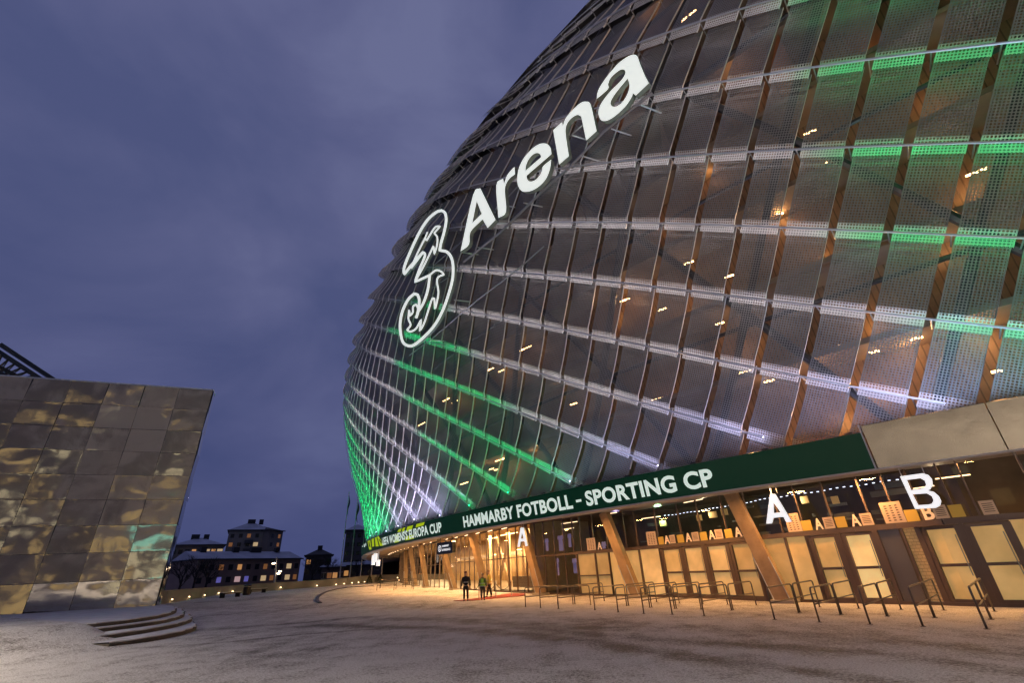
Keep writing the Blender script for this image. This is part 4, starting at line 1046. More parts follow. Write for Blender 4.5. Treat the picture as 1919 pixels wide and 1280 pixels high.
# dark inclined gantry rising behind its roof
p0 = at_dist(-60, 622, 95); p1 = at_dist(78, 712, 95); q0 = at_dist(-60, 668, 95); q1 = at_dist(30, 716, 95)
gan = empty('roof_gantry', tuple(p1)); tag(gan, 'dark sloping open truss rising above the mirrored building roof', 'gantry')
mb = MB(); bk = Vector((.4, 4, 0))
for a, b in ((p0, p1), (q0, q1)):
    mb.beam(a, b, .5, .5); mb.beam(Vector(a)+bk, Vector(b)+bk, .5, .5)
mb.build('girder', M_steel, gan)
mb = MB()
for i in range(12):
    t = i/11; a = Vector(p0).lerp(Vector(p1), t); b = Vector(q0).lerp(Vector(q1), t); mb.beam(a, b, .22, .22); c = Vector(q0).lerp(Vector(q1), min(1, t+1/11)); mb.beam(a, c, .12, .12)
mb.beam(Vector(q0), Vector(q0)-Vector((0, 0, q0[2])), .6, .6); mb.beam(Vector(p1).lerp(Vector(p0), .05), Vector((p1[0], p1[1], 0)), .5, .5)
mb.build('bracing', mat('rusty_steel', (.06, .04, .035), .7), gan)

# building on the near side of the square: the mirrors show it
shop = empty('shopping_hall', (0, -42, 0)); tag(shop, 'wide tall hall with warm lit shop windows, reflected in the mirrored building', 'building')
mb = MB(); mb.hexa([(-90, -60, 0), (75, -60, 0), (75, -42, 0), (-90, -42, 0), (-90, -60, 52), (75, -60, 52), (75, -42, 52), (-90, -42, 52)]); mb.build('wall', mat('brown_facade', (.85, .74, .62), .6, noise=(.10, (.42, .37, .32), .08), emit=None), shop)
M_sw = emissive('shop_window_glow', (1, .68, .30), .42); M_sw2 = emissive('shop_window_white', (.95, .80, .52), .6)
R2 = random.Random(11)
for i in range(30):
    x = -86+i*5.3
    for z0_, z1_, pr in ((.2, 5.6, .97), (7.0, 10.2, .6), (12, 14.4, .45), (17, 19, .25), (22, 25, .4), (28, 30, .2), (34, 36, .3), (41, 44, .35)):
        if R2.random() < pr:
            mb = MB(); mb.box((x+R2.uniform(-.6, .6), -41.95, (z0_+z1_)/2), (R2.uniform(2.6, 4.9), .06, (z1_-z0_)*R2.uniform(.5, 1))); mb.build('window', R2.choice((M_sw, M_sw, M_sw2)), shop)
mb = MB(); mb.box((-20, -41.9, 11), (9, .1, 1.6)); mb.build('light_box', emissive('teal_box', (.35, .95, .75), .9), shop)

# curved snowy steps before it
steps = empty('stone_steps', (-17, 24, 0)); tag(steps, 'curved stone steps half buried in snow in front of the mirrored building', 'steps')
lips = [(.15, [(205, 1206), (280, 1195), (340, 1184), (364, 1176.5), (369, 1172), (362, 1164), (348, 1154)]), (.30, [(160, 1196), (250, 1184), (325, 1171), (354, 1163), (361, 1158), (356, 1151), (341, 1143)]),
        (.45, [(115, 1187), (200, 1177), (300, 1164), (338, 1155), (347, 1149), (342, 1142), (330, 1137)]), (.60, [(110, 1174), (200, 1167), (285, 1156), (322, 1148), (332, 1142), (326, 1137), (308, 1134)])]
M_stone = mat('step_stone', (.045, .038, .032), .8, noise=(3, (.085, .07, .055)), bump=(12, .4)); M_snow = mat('settled_snow', (.72, .72, .75), .9, noise=(1.6, (.5, .49, .5)), bump=(6, .6))
for zt_, pl in lips:
    P = [atz(x, y, zt_) for x, y in pl]; P = [np.array(p) for p in P]
    Q = [np.array([p[0], p[1]]) for p in P]; sm = smooth_loop([q for q in Q], False, 5)
    back = [np.array([-30, 39.]), np.array([-40., 30.]), np.array([-24., 19.])]
    loop = [np.array(q) for q in sm]+back
    mb = MB(); n_ = len(loop); zl = zt_-.16
    mb.poly([(q[0], q[1], zt_-.02) for q in loop]); 
    for i in range(n_):
        a, b = loop[i], loop[(i+1) % n_]; mb.poly([(a[0], a[1], zl-.3), (b[0], b[1], zl-.3), (b[0], b[1], zt_-.02), (a[0], a[1], zt_-.02)])
    st = mb.build('step', M_stone, steps)
    # snow lying on the tread, ragged along the lip
    mb = MB(); cen = np.array([-24., 29.]); lp = []
    for i, q in enumerate(sm):
        d = cen-q; d = d/np.linalg.norm(d); w = .12+.10*math.sin(i*1.7+zt_*40)+rnd.uniform(-.05, .05); lp.append(q+d*max(.02, w))
    mb.poly([(q[0], q[1], zt_+.015) for q in lp+back]);
    for a, b in zip(lp[:-1], lp[1:]): mb.poly([(a[0], a[1], zt_-.02), (b[0], b[1], zt_-.02), (b[0], b[1], zt_+.015), (a[0], a[1], zt_+.015)])
    mb.build('snow_cover', M_snow, steps)

# ------------------------------------------------------------------ parapet with path lights
par = [(255, 1137, 1112), (309, 1132, 1107), (409, 1115.5, 1100), (503, 1108, 1093), (595, 1101, 1088), (650, 1097, 1083), (672, 1095, 1081), (705, 1091.5, 1078)]
PW = []
for x, yb, yt in par:
    b = gat(x, yb); D = math.hypot(b[0], b[1]); t = at_dist(x, yt, D); PW.append((Vector((b[0], b[1], gz(b[0], b[1])-.3)), t[2]))
PW[-1] = (Vector(at_dist(705, 1090, 95)), at_dist(705, 1078, 95)[2]); PW[-1][0].z = .6
e2 = Vector(at_dist(835, 1090, 92)); e2.z = .6; PW.append((e2, at_dist(835, 1076, 92)[2]))
wall = empty('parapet_wall', tuple(PW[1][0])); tag(wall, 'low concrete parapet wall with small lights along the far edge of the square', 'wall')
mb = MB()
for (a, za_), (b, zb2) in zip(PW[:-1], PW[1:]):
    n_ = Vector((-(b-a).y, (b-a).x, 0)).normalized()*.3
    mb.hexa([a, b, b+n_, a+n_, Vector((a.x, a.y, za_)), Vector((b.x, b.y, zb2)), Vector((b.x, b.y, zb2))+n_, Vector((a.x, a.y, za_))+n_])
mb.build('wall_body', mat('weathered_concrete', (.20, .19, .18), .85, noise=(.35, (.3, .285, .26)), bump=(3, .3)), wall)
for i, (x, y) in enumerate(((322, 1124), (354, 1119), (383, 1116), (410, 1112), (436, 1109), (526, 1101.5), (594, 1098), (630, 1096), (645, 1094.5), (660, 1093), (672, 1092), (683, 1091), (745, 1083), (748, 1088))):
    yb = np.interp(x, [q[0] for q in par], [q[1] for q in par]); b = gat(x, yb); D = math.hypot(b[0], b[1])-.25
    if x > 700: D = 88
    p = at_dist(x, y, D); mb = MB(); mb.box(p, (.16, .1, .10), 0); mb.build('wall_lamp', emissive('path_lamp', (1, .68, .36), 5), wall)
    if i < 9: light('POINT', 'wall_lamp_light', Vector(p)+Vector((.1, -.3, -.15)), 1.1, (1, .62, .3), .1)

# drainage kerb curling round the forecourt
kp = [gat(x, y) for x, y in ((600, 1131), (595, 1128), (594, 1124), (598, 1118), (612, 1110), (632, 1105), (660, 1101), (700, 1098.5))]
kp = smooth_loop([np.array([p[0], p[1]]) for p in kp], False, 5)
mb = MB()
for a, b in zip(kp[:-1], kp[1:]): mb.beam((a[0], a[1], gz(*a)+.03), (b[0], b[1], gz(*b)+.03), .28, .07)
tag(mb.build('kerb', mat('wet_kerb', (.05, .045, .04), .5)), kind='structure')

# ------------------------------------------------------------------ barriers
def make_barrier():
    root = empty('crowd_barrier'); mb = MB(); Lb, Hb, r = 2.28, .92, .12
    pts = [(0, 0, 0), (0, 0, Hb-r)]+[(r-r*math.cos(a), 0, Hb-r+r*math.sin(a)) for a in (math.radians(30), math.radians(60), math.radians(90))]
    pts += [(Lb-r+r*math.sin(a), 0, Hb-r+r*math.cos(a)) for a in (0, math.radians(30), math.radians(60), math.radians(90))]+[(Lb, 0, 0)]
    mb.tube(pts, .026, 8); fr = mb.build('hoop', M_bar, root, smooth=True)
    mb = MB(); mb.tube([(.02, 0, .47), (Lb-.02, 0, .47)], .02, 8); mb.build('mid_rail', M_bar, root, smooth=True)
    mb = MB(); mb.tube([(0, 0, .0), (0, 0, .012)], .07, 10); mb.tube([(Lb, 0, 0), (Lb, 0, .012)], .07, 10); mb.build('foot_plate', M_bar, root)
    return root
M_bar = mat('brown_steel_tube', (.13, .115, .105), .38, .7, noise=(4, (.19, .165, .15)))
proto = make_barrier(); used = False
rows_ = [((1850, 1180), 'at the right edge, closest to the camera'), ((1730, 1175), 'in front of the pier between gates A and B'), ((1631, 1171), 'in front of the brightest gate door'), ((1536, 1167), 'just right of the big leaning prop'), ((1452, 1162), 'at the foot of the big leaning prop'),
         ((1320, 1155.5), 'in front of the middle gate doors'), ((1260, 1152.5), 'left of the row at the middle gate doors'), ((1206.7, 1151), 'in front of the second timber prop'), ((1158.6, 1148), 'left of the second timber prop'), ((1115, 1144), 'in front of the narrow frosted windows'), ((1046.5, 1141.6), 'in front of the dark shop window'), ((1013, 1140), 'at the left part of the dark shop window'), ((985, 1138), 'at the left end of the long row, by the carpet')]
for i, ((x, y), where) in enumerate(rows_):
    p = atz(x, y, 0); ang_ = math.radians(45.5-.35*i) if i < 6 else math.radians(43-(i-6)*1.2)
    for k in range(2):
        if k == 1 and i in (10, 12): continue
        q = (p[0]+math.cos(ang_)*2.42*k, p[1]+math.sin(ang_)*2.42*k)
        if i > 5 and RC-math.hypot(q[0]-CX, q[1]-CY) > 3.2: continue
        b = proto if not used else copy_tree(proto); used = True
        b.location = (q[0], q[1], gz(*q)); b.rotation_euler = (0, 0, ang_)
        tag(b, ('outer' if k == 0 else 'inner')+' tube hoop barrier '+where, 'barrier', 'hoop barriers before the gates')
for i, (x0_, x1_, y, lab) in enumerate(((706, 742, 1107, 'long hoop barrier at the far left of the distant forecourt'), (738, 775, 1107, 'long hoop barrier in the middle of the distant forecourt'), (772, 800, 1103, 'long hoop barrier before the farthest timber props'))):
    a = gat(x0_, y); b = gat(x1_, y-1.5); v = b-a; ln = math.hypot(v[0], v[1]); o = copy_tree(proto); o.location = (a[0], a[1], gz(a[0], a[1])); o.rotation_euler = (0, 0, math.atan2(v[1], v[0])); o.scale = (ln/2.28, 1, 1.0); tag(o, lab, 'barrier', 'long barriers on the distant forecourt')
for i, (x0_, x1_, y, lab) in enumerate(((712, 760, 1103, 'farther pale rail behind the distant long barriers, left one'), (755, 790, 1101, 'farther pale rail behind the distant long barriers, right one'))):
    a = gat(x0_, y); b = gat(x1_, y-1); v = b-a; ln = math.hypot(v[0], v[1]); o = copy_tree(proto); o.location = (a[0], a[1], gz(a[0], a[1])); o.rotation_euler = (0, 0, math.atan2(v[1], v[0])); o.scale = (ln/2.28, 1, 1.0); tag(o, lab, 'barrier', 'long barriers on the distant forecourt')

# ------------------------------------------------------------------ red carpet, rope posts
cp = [gat(x, y) for x, y in ((850, 1127.2), (886, 1126.6), (984, 1117.0), (984, 1113.6), (956, 1113.2), (915, 1119.5), (886, 1123.5))]
mb = MB(); mb.poly([(p[0], p[1], gz(p[0], p[1])+.03) for p in cp]); 
for a, b in zip(cp, cp[1:]+cp[:1]): mb.poly([(a[0], a[1], gz(a[0], a[1])-.02), (b[0], b[1], gz(b[0], b[1])-.02), (b[0], b[1], gz(b[0], b[1])+.03), (a[0], a[1], gz(a[0], a[1])+.03)])
tag(mb.build('carpet', mat('red_carpet', (.30, .028, .022), .95, noise=(5, (.22, .022, .02)))), 'long red carpet leading to the lobby door', 'carpet')
SPt = [(897.5, 1124), (929.5, 1121), (958.5, 1117.5), (1012, 1117)]
posts = []
for i, (x, y) in enumerate(SPt[:3]):
    p = gat(x, y); z = gz(p[0], p[1]); r_ = empty('rope_post', (p[0], p[1], z)); mb = MB(); mb.tube([(p[0], p[1], z+.03), (p[0], p[1], z+.98)], .028, 8); mb.build('post', M_steel2, r_)
    mb = MB(); mb.tube([(p[0], p[1], z), (p[0], p[1], z+.03)], .16, 14); mb.build('base', M_steel2, r_)
    mb = MB(); mb.tube([(p[0], p[1], z+.97), (p[0], p[1], z+1.0), (p[0], p[1], z+1.04)], [.04, .045, .015], 8); mb.build('finial', M_steel2, r_)
    tag(r_, ('slim rope post beside the person in the green vest', 'slim rope post in front of the lobby stair', 'slim rope post nearest to the lobby door')[i], 'rope post', 'rope posts along the carpet'); posts.append(Vector((p[0], p[1], z+.92)))
ex = gat(877, 1117); posts.insert(0, Vector((ex[0], ex[1], gz(ex[0], ex[1])+.92)))
r_ = empty('rope_post', (ex[0], ex[1], gz(ex[0], ex[1]))); z = gz(ex[0], ex[1]); mb = MB(); mb.tube([(ex[0], ex[1], z+.02), (ex[0], ex[1], z+.98)], .028, 8); mb.build('post', M_steel2, r_); mb = MB(); mb.tube([(ex[0], ex[1], z), (ex[0], ex[1], z+.03)], .16, 14); mb.build('base', M_steel2, r_)
tag(r_, 'slim rope post beside the person in black', 'rope post', 'rope posts along the carpet')
for i, (a, b) in enumerate(((posts[0], posts[1]), (posts[1], posts[2]), (posts[2], posts[3]))):
    mb = MB(); mb.tube([a.lerp(b, t)-Vector((0, 0, .55*4*t*(1-t)*.8)) for t in np.linspace(0, 1, 12)], .022, 6)
    tag(mb.build('barrier_rope', mat('dark_rope', (.03, .02, .02), .8)), ('dark hanging rope between the black-clad person and the green vest', 'dark hanging rope between the green vest and the stair', 'dark hanging rope closest to the lobby door')[i], 'rope', 'ropes along the carpet')

# ------------------------------------------------------------------ people
def skin_obj(name, chains, m_, parent, sub=2):
    """chains: list of [(x,y,z,r),...]; chains after the first start at an index of the vertices laid so far"""
    v = []; e = []; rr = []
    for ch in chains:
        prev = None
        if isinstance(ch[0], int): prev = ch[0]; ch = ch[1:]
        for p in ch:
            v.append(p[:3]); rr.append(p[3]); i = len(v)-1
            if prev is not None: e.append((prev, i))
            prev = i
    me = bpy.data.meshes.new(name); me.from_pydata(v, e, []); o = bpy.data.objects.new(name, me); COL.objects.link(o); me.materials.append(m_)
    sk = o.modifiers.new('skin', 'SKIN'); sk.use_smooth_shade = True
    for i, r in enumerate(rr): 
        sv = me.skin_vertices[0].data[i]; sv.radius = r if isinstance(r, tuple) else (r, r)
    me.skin_vertices[0].data[0].use_root = True
    o.modifiers.new('sub', 'SUBSURF').levels = sub; o.modifiers['sub'].render_levels = sub
    if parent: o.parent = parent
    return o
def person(px, py, hgt, face, jacket, trouser, hat, skinc, label, vest=None, arms=((-.05, .0), (.05, 0.)), stride=.0, text=None, grey=None):
    p = gat(px, py); z = gz(p[0], p[1]); k = hgt/1.8
    root = empty('person', (p[0], p[1], z), face); root.scale = (k, k, k); tag(root, label, 'person')
    M_s = mat('skin', skinc, .6); M_j = mat('jacket_cloth', jacket, .8, noise=(6, tuple(c*.8 for c in jacket))); M_t = mat('trouser_cloth', trouser, .85)
    sx, sy = stride, -stride
    # y is forward; body runs from the pelvis
    skin_obj('body', [[(0, 0, .95, .13), (0, 0, 1.15, .14), (0, 0, 1.38, .15), (0, 0.01, 1.48, .07), (0, .015, 1.57, .062), (0, .03, 1.66, .09), (0, .02, 1.735, .085)],
        [2, (.19, 0, 1.40, .06), (.25, arms[1][1]*.5, 1.14, .048), (.26+arms[1][0], arms[1][1]+.03, .90, .036), (.265+arms[1][0], arms[1][1]+.06, .80, .032)],
        [2, (-.19, 0, 1.40, .06), (-.25, arms[0][1]*.5, 1.14, .048), (-.26+arms[0][0], arms[0][1]+.03, .90, .036), (-.265+arms[0][0], arms[0][1]+.06, .80, .032)],
        [0, (.10, 0, .86, .095), (.11, sx*.5, .50, .065), (.12, sx, .10, .045), (.13, sx+.14, .04, .04)],
        [0, (-.10, 0, .86, .095), (-.11, sy*.5, .50, .065), (-.12, sy, .10, .045), (-.13, sy+.14, .04, .04)]], M_s, root)
    for sd, am in ((1, arms[1]), (-1, arms[0])):     # hands: palm, four fingers, thumb
        bx, by = sd*.265+am[0], am[1]+.06; ch = [[(bx, by, .82, .03), (bx, by+.01, .76, .03)]]
        for f in range(4): ch.append([1, (bx+sd*.004, by-.028+f*.02, .735, .011), (bx-sd*.004, by-.03+f*.02, .70-(.006 if f in (0, 3) else -.004), .010), (bx-sd*.018, by-.03+f*.02, .672, .008)])
        ch.append([0, (bx-sd*.01, by+.05, .765, .011), (bx-sd*.02, by+.058, .735, .009)]); skin_obj('hand', ch, M_s, root, 1)
    skin_obj('jacket', [[(0, 0, .88, (.20, .155)), (0, 0, 1.10, (.195, .15)), (0, 0, 1.34, (.205, .15)), (0, .0, 1.47, .10), (0, .01, 1.53, .075)],
        [2, (.20, 0, 1.40, .088), (.262, arms[1][1]*.5, 1.14, .074), (.27+arms[1][0], arms[1][1]+.02, .89, .056)],
        [2, (-.20, 0, 1.40, .088), (-.262, arms[0][1]*.5, 1.14, .074), (-.27+arms[0][0], arms[0][1]+.02, .89, .056)]], M_j, root)
    skin_obj('trousers', [[(0, 0, .96, .15), (0, 0, .90, .15)], [1, (.10, 0, .80, .105), (.11, sx*.5, .50, .082), (.12, sx, .12, .068)], [1, (-.10, 0, .80, .105), (-.11, sy*.5, .50, .082), (-.12, sy, .12, .068)]], M_t, root)
    for sd, st in ((1, sx), (-1, sy)):
        skin_obj('shoe', [[(sd*.12, st-.04, .055, .055), (sd*.125, st+.08, .05, .05), (sd*.13, st+.17, .04, .038)]], mat('shoe', (.02, .02, .02), .5), root, 1)
    skin_obj('hat' if hat else 'hair', [[(0, .005, 1.685, .108), (0, .005, 1.74, .104), (0, .0, 1.79, .06)]], mat('hat_cloth', hat, .9), root)
    nm = MB(); nm.tube([(0, .115, 1.665), (0, .145, 1.64), (0, .12, 1.625)], [.008, .016, .01], 6); nm.build('nose', M_s, None).parent = root
    if vest:
        skin_obj('vest', [[(0, 0, .84, (.225, .18)), (0, 0, 1.10, (.21, .168)), (0, 0, 1.36, (.213, .165)), (0, 0, 1.46, .115)], ], mat('hi_vis_cloth', vest, .6, emit=vest, es=.06), root)
        mb = MB()
        for zz in (.93, 1.12):
            mb.tube([(.232*math.cos(a), .19*math.sin(a), zz) for a in np.linspace(0, 2*math.pi, 25)], .022, 6)
        mb.build('reflective_tape', mat('reflective_tape', (.6, .6, .6), .4), None).parent = root
    if text:
        v, f = text_mesh(text, .03, 2); xs = [a[0] for a in v]; ys = [a[1] for a in v]; mb = MB(); w = .26
        mb.v = [((.5-(a[0]-min(xs))/(max(xs)-min(xs)))*-w, -.185, 1.10+.07*(a[1]-min(ys))/(max(ys)-min(ys))) for a in v]; mb.f = f; mb.uv = [[(0, 0)]*len(q) for q in f]; mb.mi = [0]*len(f)
        mb.build('back_print', mat('white_print', (.7, .7, .66), .7), None).parent = root
    return root
person(873, 1127.5, 1.84, 0.1, (.014, .015, .02), (.012, .013, .018), (.09, .015, .018), (.45, .28, .2), 'person in black jacket with a pale back stripe, standing with arms down', arms=((-.02, 0), (.02, 0)), stride=.03, text='|||||||||')
person(905, 1125.6, 1.66, -.25, (.10, .16, .05), (.02, .022, .03), (.16, .15, .15), (.45, .28, .2), 'shorter person in a green hi-vis vest and grey beanie, seen from behind', vest=(.35, .62, .06), arms=((-.08, .06), (.0, 0)), stride=-.02)
person(917, 1120.0, 1.80, 1.9, (.50, .40, .07), (.013, .015, .02), (.10, .035, .03), (.45, .28, .2), 'person in a yellow hi-vis jacket and dark trousers standing behind the green vest', vest=(.60, .50, .07), arms=((.0, .12), (.0, .12)), stride=.14)

# ------------------------------------------------------------------ flagpoles
M_pole = mat('white_pole', (.5, .48, .47), .5)
for i, (x, yb, xt, yt, D, fl) in enumerate(((636, 1086, 652, 925, 98, 1), (655, 1084, 668.5, 937, 98, 1), (675, 1083, 687, 985, 98, 0), (695.5, 1081, 703, 1000, 98, 0), (714.5, 1079, 720, 1005, 98, 0))):
    b = at_dist(x, yb, D); t = at_dist(xt, yt, D); zb0 = .5; r_ = empty('flagpole', (b[0], b[1], zb0)); h = 13.6 if i < 3 else 13.2
    mb = MB(); mb.tube([(b[0], b[1], zb0), (b[0], b[1], t[2] if i < 2 else at_dist(668.5, 937, D)[2])], [.10, .05], 8); mb.build('pole', M_pole, r_)
    tz = t[2] if i < 2 else at_dist(668.5, 937, D)[2]; mb = MB(); mb.tube([(b[0], b[1], tz), (b[0], b[1], tz+.15), (b[0], b[1], tz+.28)], [.05, .11, .03], 8); mb.build('finial', M_pole, r_)
    if fl:
        mb = MB(); rows2 = []
        for q in range(9):
            zz = tz-.4-q*.42; w = .42 if i else .30; rows2.append([(b[0]+.10+w*u*(.6+.4*math.sin(q*.9)), b[1]+.12*math.sin(u*5+q*.8), zz-u*.5) for u in np.linspace(0, 1, 5)])
        mb.grid(rows2); f_ = mb.build('flag', mat('flag_cloth', ((.02, .03, .05), (.02, .035, .02))[i], .9), r_); f_.modifiers.new('s', 'SOLIDIFY').thickness = .02
    tag(r_, ('leftmost flagpole with a thin limp dark flag', 'second flagpole from the left with a limp green-black flag', 'third flagpole from the left, touching the arena edge', 'bare flagpole seen below the canopy tip, left one', 'bare flagpole seen below the canopy, right one')[i], 'flagpole', 'flagpoles beside the arena')

# ------------------------------------------------------------------ lamp post, bin, benches
D = 88; b = at_dist(516, 1090, D); t = at_dist(519, 1045, D); r_ = empty('street_lamp', (b[0], b[1], .6)); tag(r_, 'pale leaning street lamp in front of the low brick block', 'street lamp')
mb = MB(); mb.tube([(b[0], b[1], .5), tuple(t)], [.14, .09], 8); mb.build('lamp_pole', M_pole, r_)
for dx, yy, st in ((-6, 1055, 14), (3, 1074, 10), (6, 1070, 6)):
    h = at_dist(519+dx, yy, D); mb = MB(); mb.tube([(t[0]+(b[0]-t[0])*.3, t[1]+(b[1]-t[1])*.3, h[2]), tuple(h)], .04, 6); mb.build('arm', M_pole, r_); mb = MB(); mb.box(h-np.array([0, 0, .12]), (.35, .3, .16)); mb.build('lamp_head', emissive('lamp_head', (1, .74, .5), st), r_)
p = gat(461, 1116); z = gz(p[0], p[1]); r_ = empty('litter_bin', (p[0], p[1], z)); tag(r_, 'dark upright litter bin beside the snowy benches', 'bin')
mb = MB(); mb.tube([(p[0], p[1], z), (p[0], p[1], z+.15), (p[0], p[1], z+.85)], [.36, .42, .42], 14); mb.build('bin_body', M_black, r_); mb = MB(); mb.tube([(p[0], p[1], z+.93), (p[0], p[1], z+1.05), (p[0], p[1], z+1.18)], [.46, .42, .2], 14); mb.build('bin_lid', M_black, r_)
for i, (x0_, x1_, y, lab) in enumerate(((412, 448, 1122, 'low dark bench with snow, left of the litter bin'), (463, 497, 1114, 'low dark bench with snow, right of the litter bin'))):
    a, b = gat(x0_, y), gat(x1_, y-3); z = gz(a[0], a[1]); r_ = empty('bench', (a[0], a[1], z)); tag(r_, lab, 'bench', 'low benches on the square')
    mb = MB(); mb.beam((a[0], a[1], z+.45), (b[0], b[1], z+.45), .6, .10); mb.build('seat', mat('dark_wood', (.05, .04, .035), .7), r_)
    mb = MB(); mb.beam((a[0], a[1], z+.52), (b[0], b[1], z+.52), .5, .05); mb.build('snow_cover', M_snow, r_)
    for q in (a*.9+b*.1, a*.1+b*.9): mb = MB(); mb.beam((q[0], q[1], z), (q[0], q[1], z+.40), .5, .12); mb.build('leg', M_steel, r_)
p = gat(460, 1113)

# ------------------------------------------------------------------ houses beyond
def wallmat(c): return mat('render_wall', tuple(x*1.5 for x in c), .9, noise=(.25, tuple(x*2.1 for x in c)))
M_roofsnow = mat('snowy_roof', (.46, .48, .56), .9, noise=(.25, (.30, .31, .36), .2)); M_dark = mat('dark_roof_edge', (.025, .025, .03), .8)
M_win = {0: mat('dark_window', (.02, .02, .025), .2), 1: emissive('lit_window', (1, .46, .15), .42), 2: emissive('cream_window', (.95, .66, .34), .42), 3: emissive('violet_window', (.20, .18, .62), .4), 4: emissive('pink_window', (.7, .45, .45), .5), 5: emissive('dim_window', (.8, .32, .1), .16)}
def house(label, x0, x1, yeave, D, depth, wcol, roof, ridge_y, rows, cols, lit, brick=False, name='apartment_block', tilt=0, chim=(), rot=0., snow=True, dback=0):
    a = at_dist(x0, yeave, D); b = at_dist(x1, yeave+tilt, D+dback); ze = (a[2]+b[2])/2; zr = at_dist((x0+x1)/2, ridge_y, D+depth*.4)[2]
    A, B = Vector((a[0], a[1], 0)), Vector((b[0], b[1], 0)); u = (B-A); Lh = u.length; u.normalize(); v = Vector((-u.y, u.x, 0))
    if v.y < 0: v = -v
    r_ = empty(name, tuple(A)); tag(r_, label, 'building', 'houses beyond the square')
    P = lambda s, d, z: A+u*s+v*d+Vector((0, 0, z))
    mb = MB(); mb.hexa([P(0, 0, -6), P(Lh, 0, -6), P(Lh, depth, -6), P(0, depth, -6), P(0, 0, ze), P(Lh, 0, ze), P(Lh, depth, ze), P(0, depth, ze)]); mb.build('wall', wallmat(wcol), r_)
    o = .5; mb = MB(); e = [P(-o, -o, ze+.02), P(Lh+o, -o, ze+.02), P(Lh+o, depth+o, ze+.02), P(-o, depth+o, ze+.02)]
    if roof == 'hip':
        ins = min(depth*.5, Lh*.45); r0_, r1_ = P(ins, depth*.5, zr), P(Lh-ins, depth*.5, zr)
        mb.poly([e[0], e[1], r1_, r0_]); mb.poly([e[2], e[3], r0_, r1_]); mb.poly([e[1], e[2], r1_]); mb.poly([e[3], e[0], r0_])
    else:
        r0_, r1_ = P(-o, depth*.5, zr), P(Lh+o, depth*.5, zr); mb.poly([e[0], e[1], r1_, r0_]); mb.poly([e[2], e[3], r0_, r1_]); mb.poly([e[1], e[2], r1_]); mb.poly([e[3], e[0], r0_])
    mb.poly(e[::-1]); rf = mb.build('roof', M_roofsnow if snow else M_dark, r_)
    mb = MB(); mb.beam(e[0], e[1], .25, .3); mb.beam(e[1], e[2], .25, .3); mb.beam(e[3], e[0], .25, .3); mb.build('gutter', M_dark, r_)
    for c, w in chim: mb = MB(); mb.box(P(Lh*c, depth*.45, zr+.1), (w, 1.2, 1.8), math.atan2(u.y, u.x)); mb.build('chimney', M_dark, r_)
    zt_ = ze-1.2; dz = 2.9
    for ri in range(rows):
        for ci in range(cols):
            s = Lh*(ci+.5)/cols; z_ = zt_-ri*dz-.7; kk = lit.get((ri, ci), 0); w = 1.5 if kk in (2, 4) else 1.15
            mb = MB(); mb.poly([P(s-w/2, -.06, z_-.65), P(s+w/2, -.06, z_-.65), P(s+w/2, -.06, z_+.65), P(s-w/2, -.06, z_+.65)]); wo = mb.build('window', M_win[kk], r_)
            if D < 150:
                mb = MB(); mb.beam(P(s-w/2, -.08, z_+.68), P(s+w/2, -.08, z_+.68), .1, .08); mb.beam(P(s-w/2, -.08, z_-.68), P(s+w/2, -.08, z_-.68), .16, .08); mb.beam(P(s, -.09, z_-.65), P(s, -.09, z_+.65), .05, .06, side=u); mb.build('window_frame', M_pole, r_)
    return r_, P, Lh, ze
h1 = house('pale tall apartment house with a snowy hipped roof and balconies', 430, 506, 994, 205, 15, (.13, .115, .10), 'hip', 979, 4, 5, {(0, 4): 1, (0, 2): 5, (1, 3): 2, (1, 4): 1, (1, 0): 5, (2, 2): 1, (2, 3): 1}, chim=((.5, 2.6), (.75, 1.5)))
r_, P, Lh, ze = h1
for z_ in (ze-3.4, ze-6.3, ze-9.2):
    mb = MB(); mb.hexa([P(Lh*.42, -1.3, z_-1.1), P(Lh*.62, -1.3, z_-1.1), P(Lh*.62, -.02, z_-1.1), P(Lh*.42, -.02, z_-1.1), P(Lh*.42, -1.3, z_), P(Lh*.62, -1.3, z_), P(Lh*.62, -.02, z_), P(Lh*.42, -.02, z_)]); mb.build('balcony', mat('balcony_front', (.05, .05, .055), .7), r_)
house('narrow side wing of the pale tall apartment house, with dark balconies', 506, 531, 995, 203, 14, (.085, .075, .07), 'hip', 986, 4, 2, {(0, 1): 5, (1, 1): 5}, snow=False, dback=5)
house('long low brick block with a snow-covered roof in front of the tall house', 372, 564, 1050, 150, 14, (.115, .08, .066), 'gable', 1031, 3, 12, {(0, 2): 5, (0, 4): 1, (0, 7): 5, (0, 10): 2, (1, 2): 3, (1, 4): 4, (1, 5): 3, (1, 7): 2, (1, 8): 5, (1, 10): 2, (1, 11): 5, (2, 1): 4, (2, 6): 5, (2, 0): 1}, tilt=-3, chim=((.12, 1.4), (.42, 1.6), (.62, 3.0), (.85, 1.2)), dback=14)
house('brown apartment house with hipped roof beside the mirrored building', 322, 420, 1022, 190, 16, (.09, .075, .062), 'hip', 1008, 3, 8, {(0, 3): 1, (0, 5): 2, (0, 6): 1, (0, 7): 2, (1, 2): 5, (2, 4): 1, (2, 5): 5}, chim=((.4, 2.4), (.62, 1.6)))
house('dark house behind bare trees between the brick block and the flagpoles', 574, 622, 1041, 175, 13, (.045, .04, .04), 'hip', 1029, 3, 4, {(0, 0): 1}, snow=False, chim=((.5, 1.5),))
house('tall dark apartment block partly hidden by the arena edge', 649, 690, 994, 190, 14, (.05, .046, .05), 'hip', 983, 5, 4, {(4, 0): 1}, dback=0)
house('low snow-roofed house left of the flagpole feet', 603, 645, 1064, 145, 10, (.07, .05, .045), 'gable', 1059, 1, 4, {(0, 1): 5, (0, 2): 1})
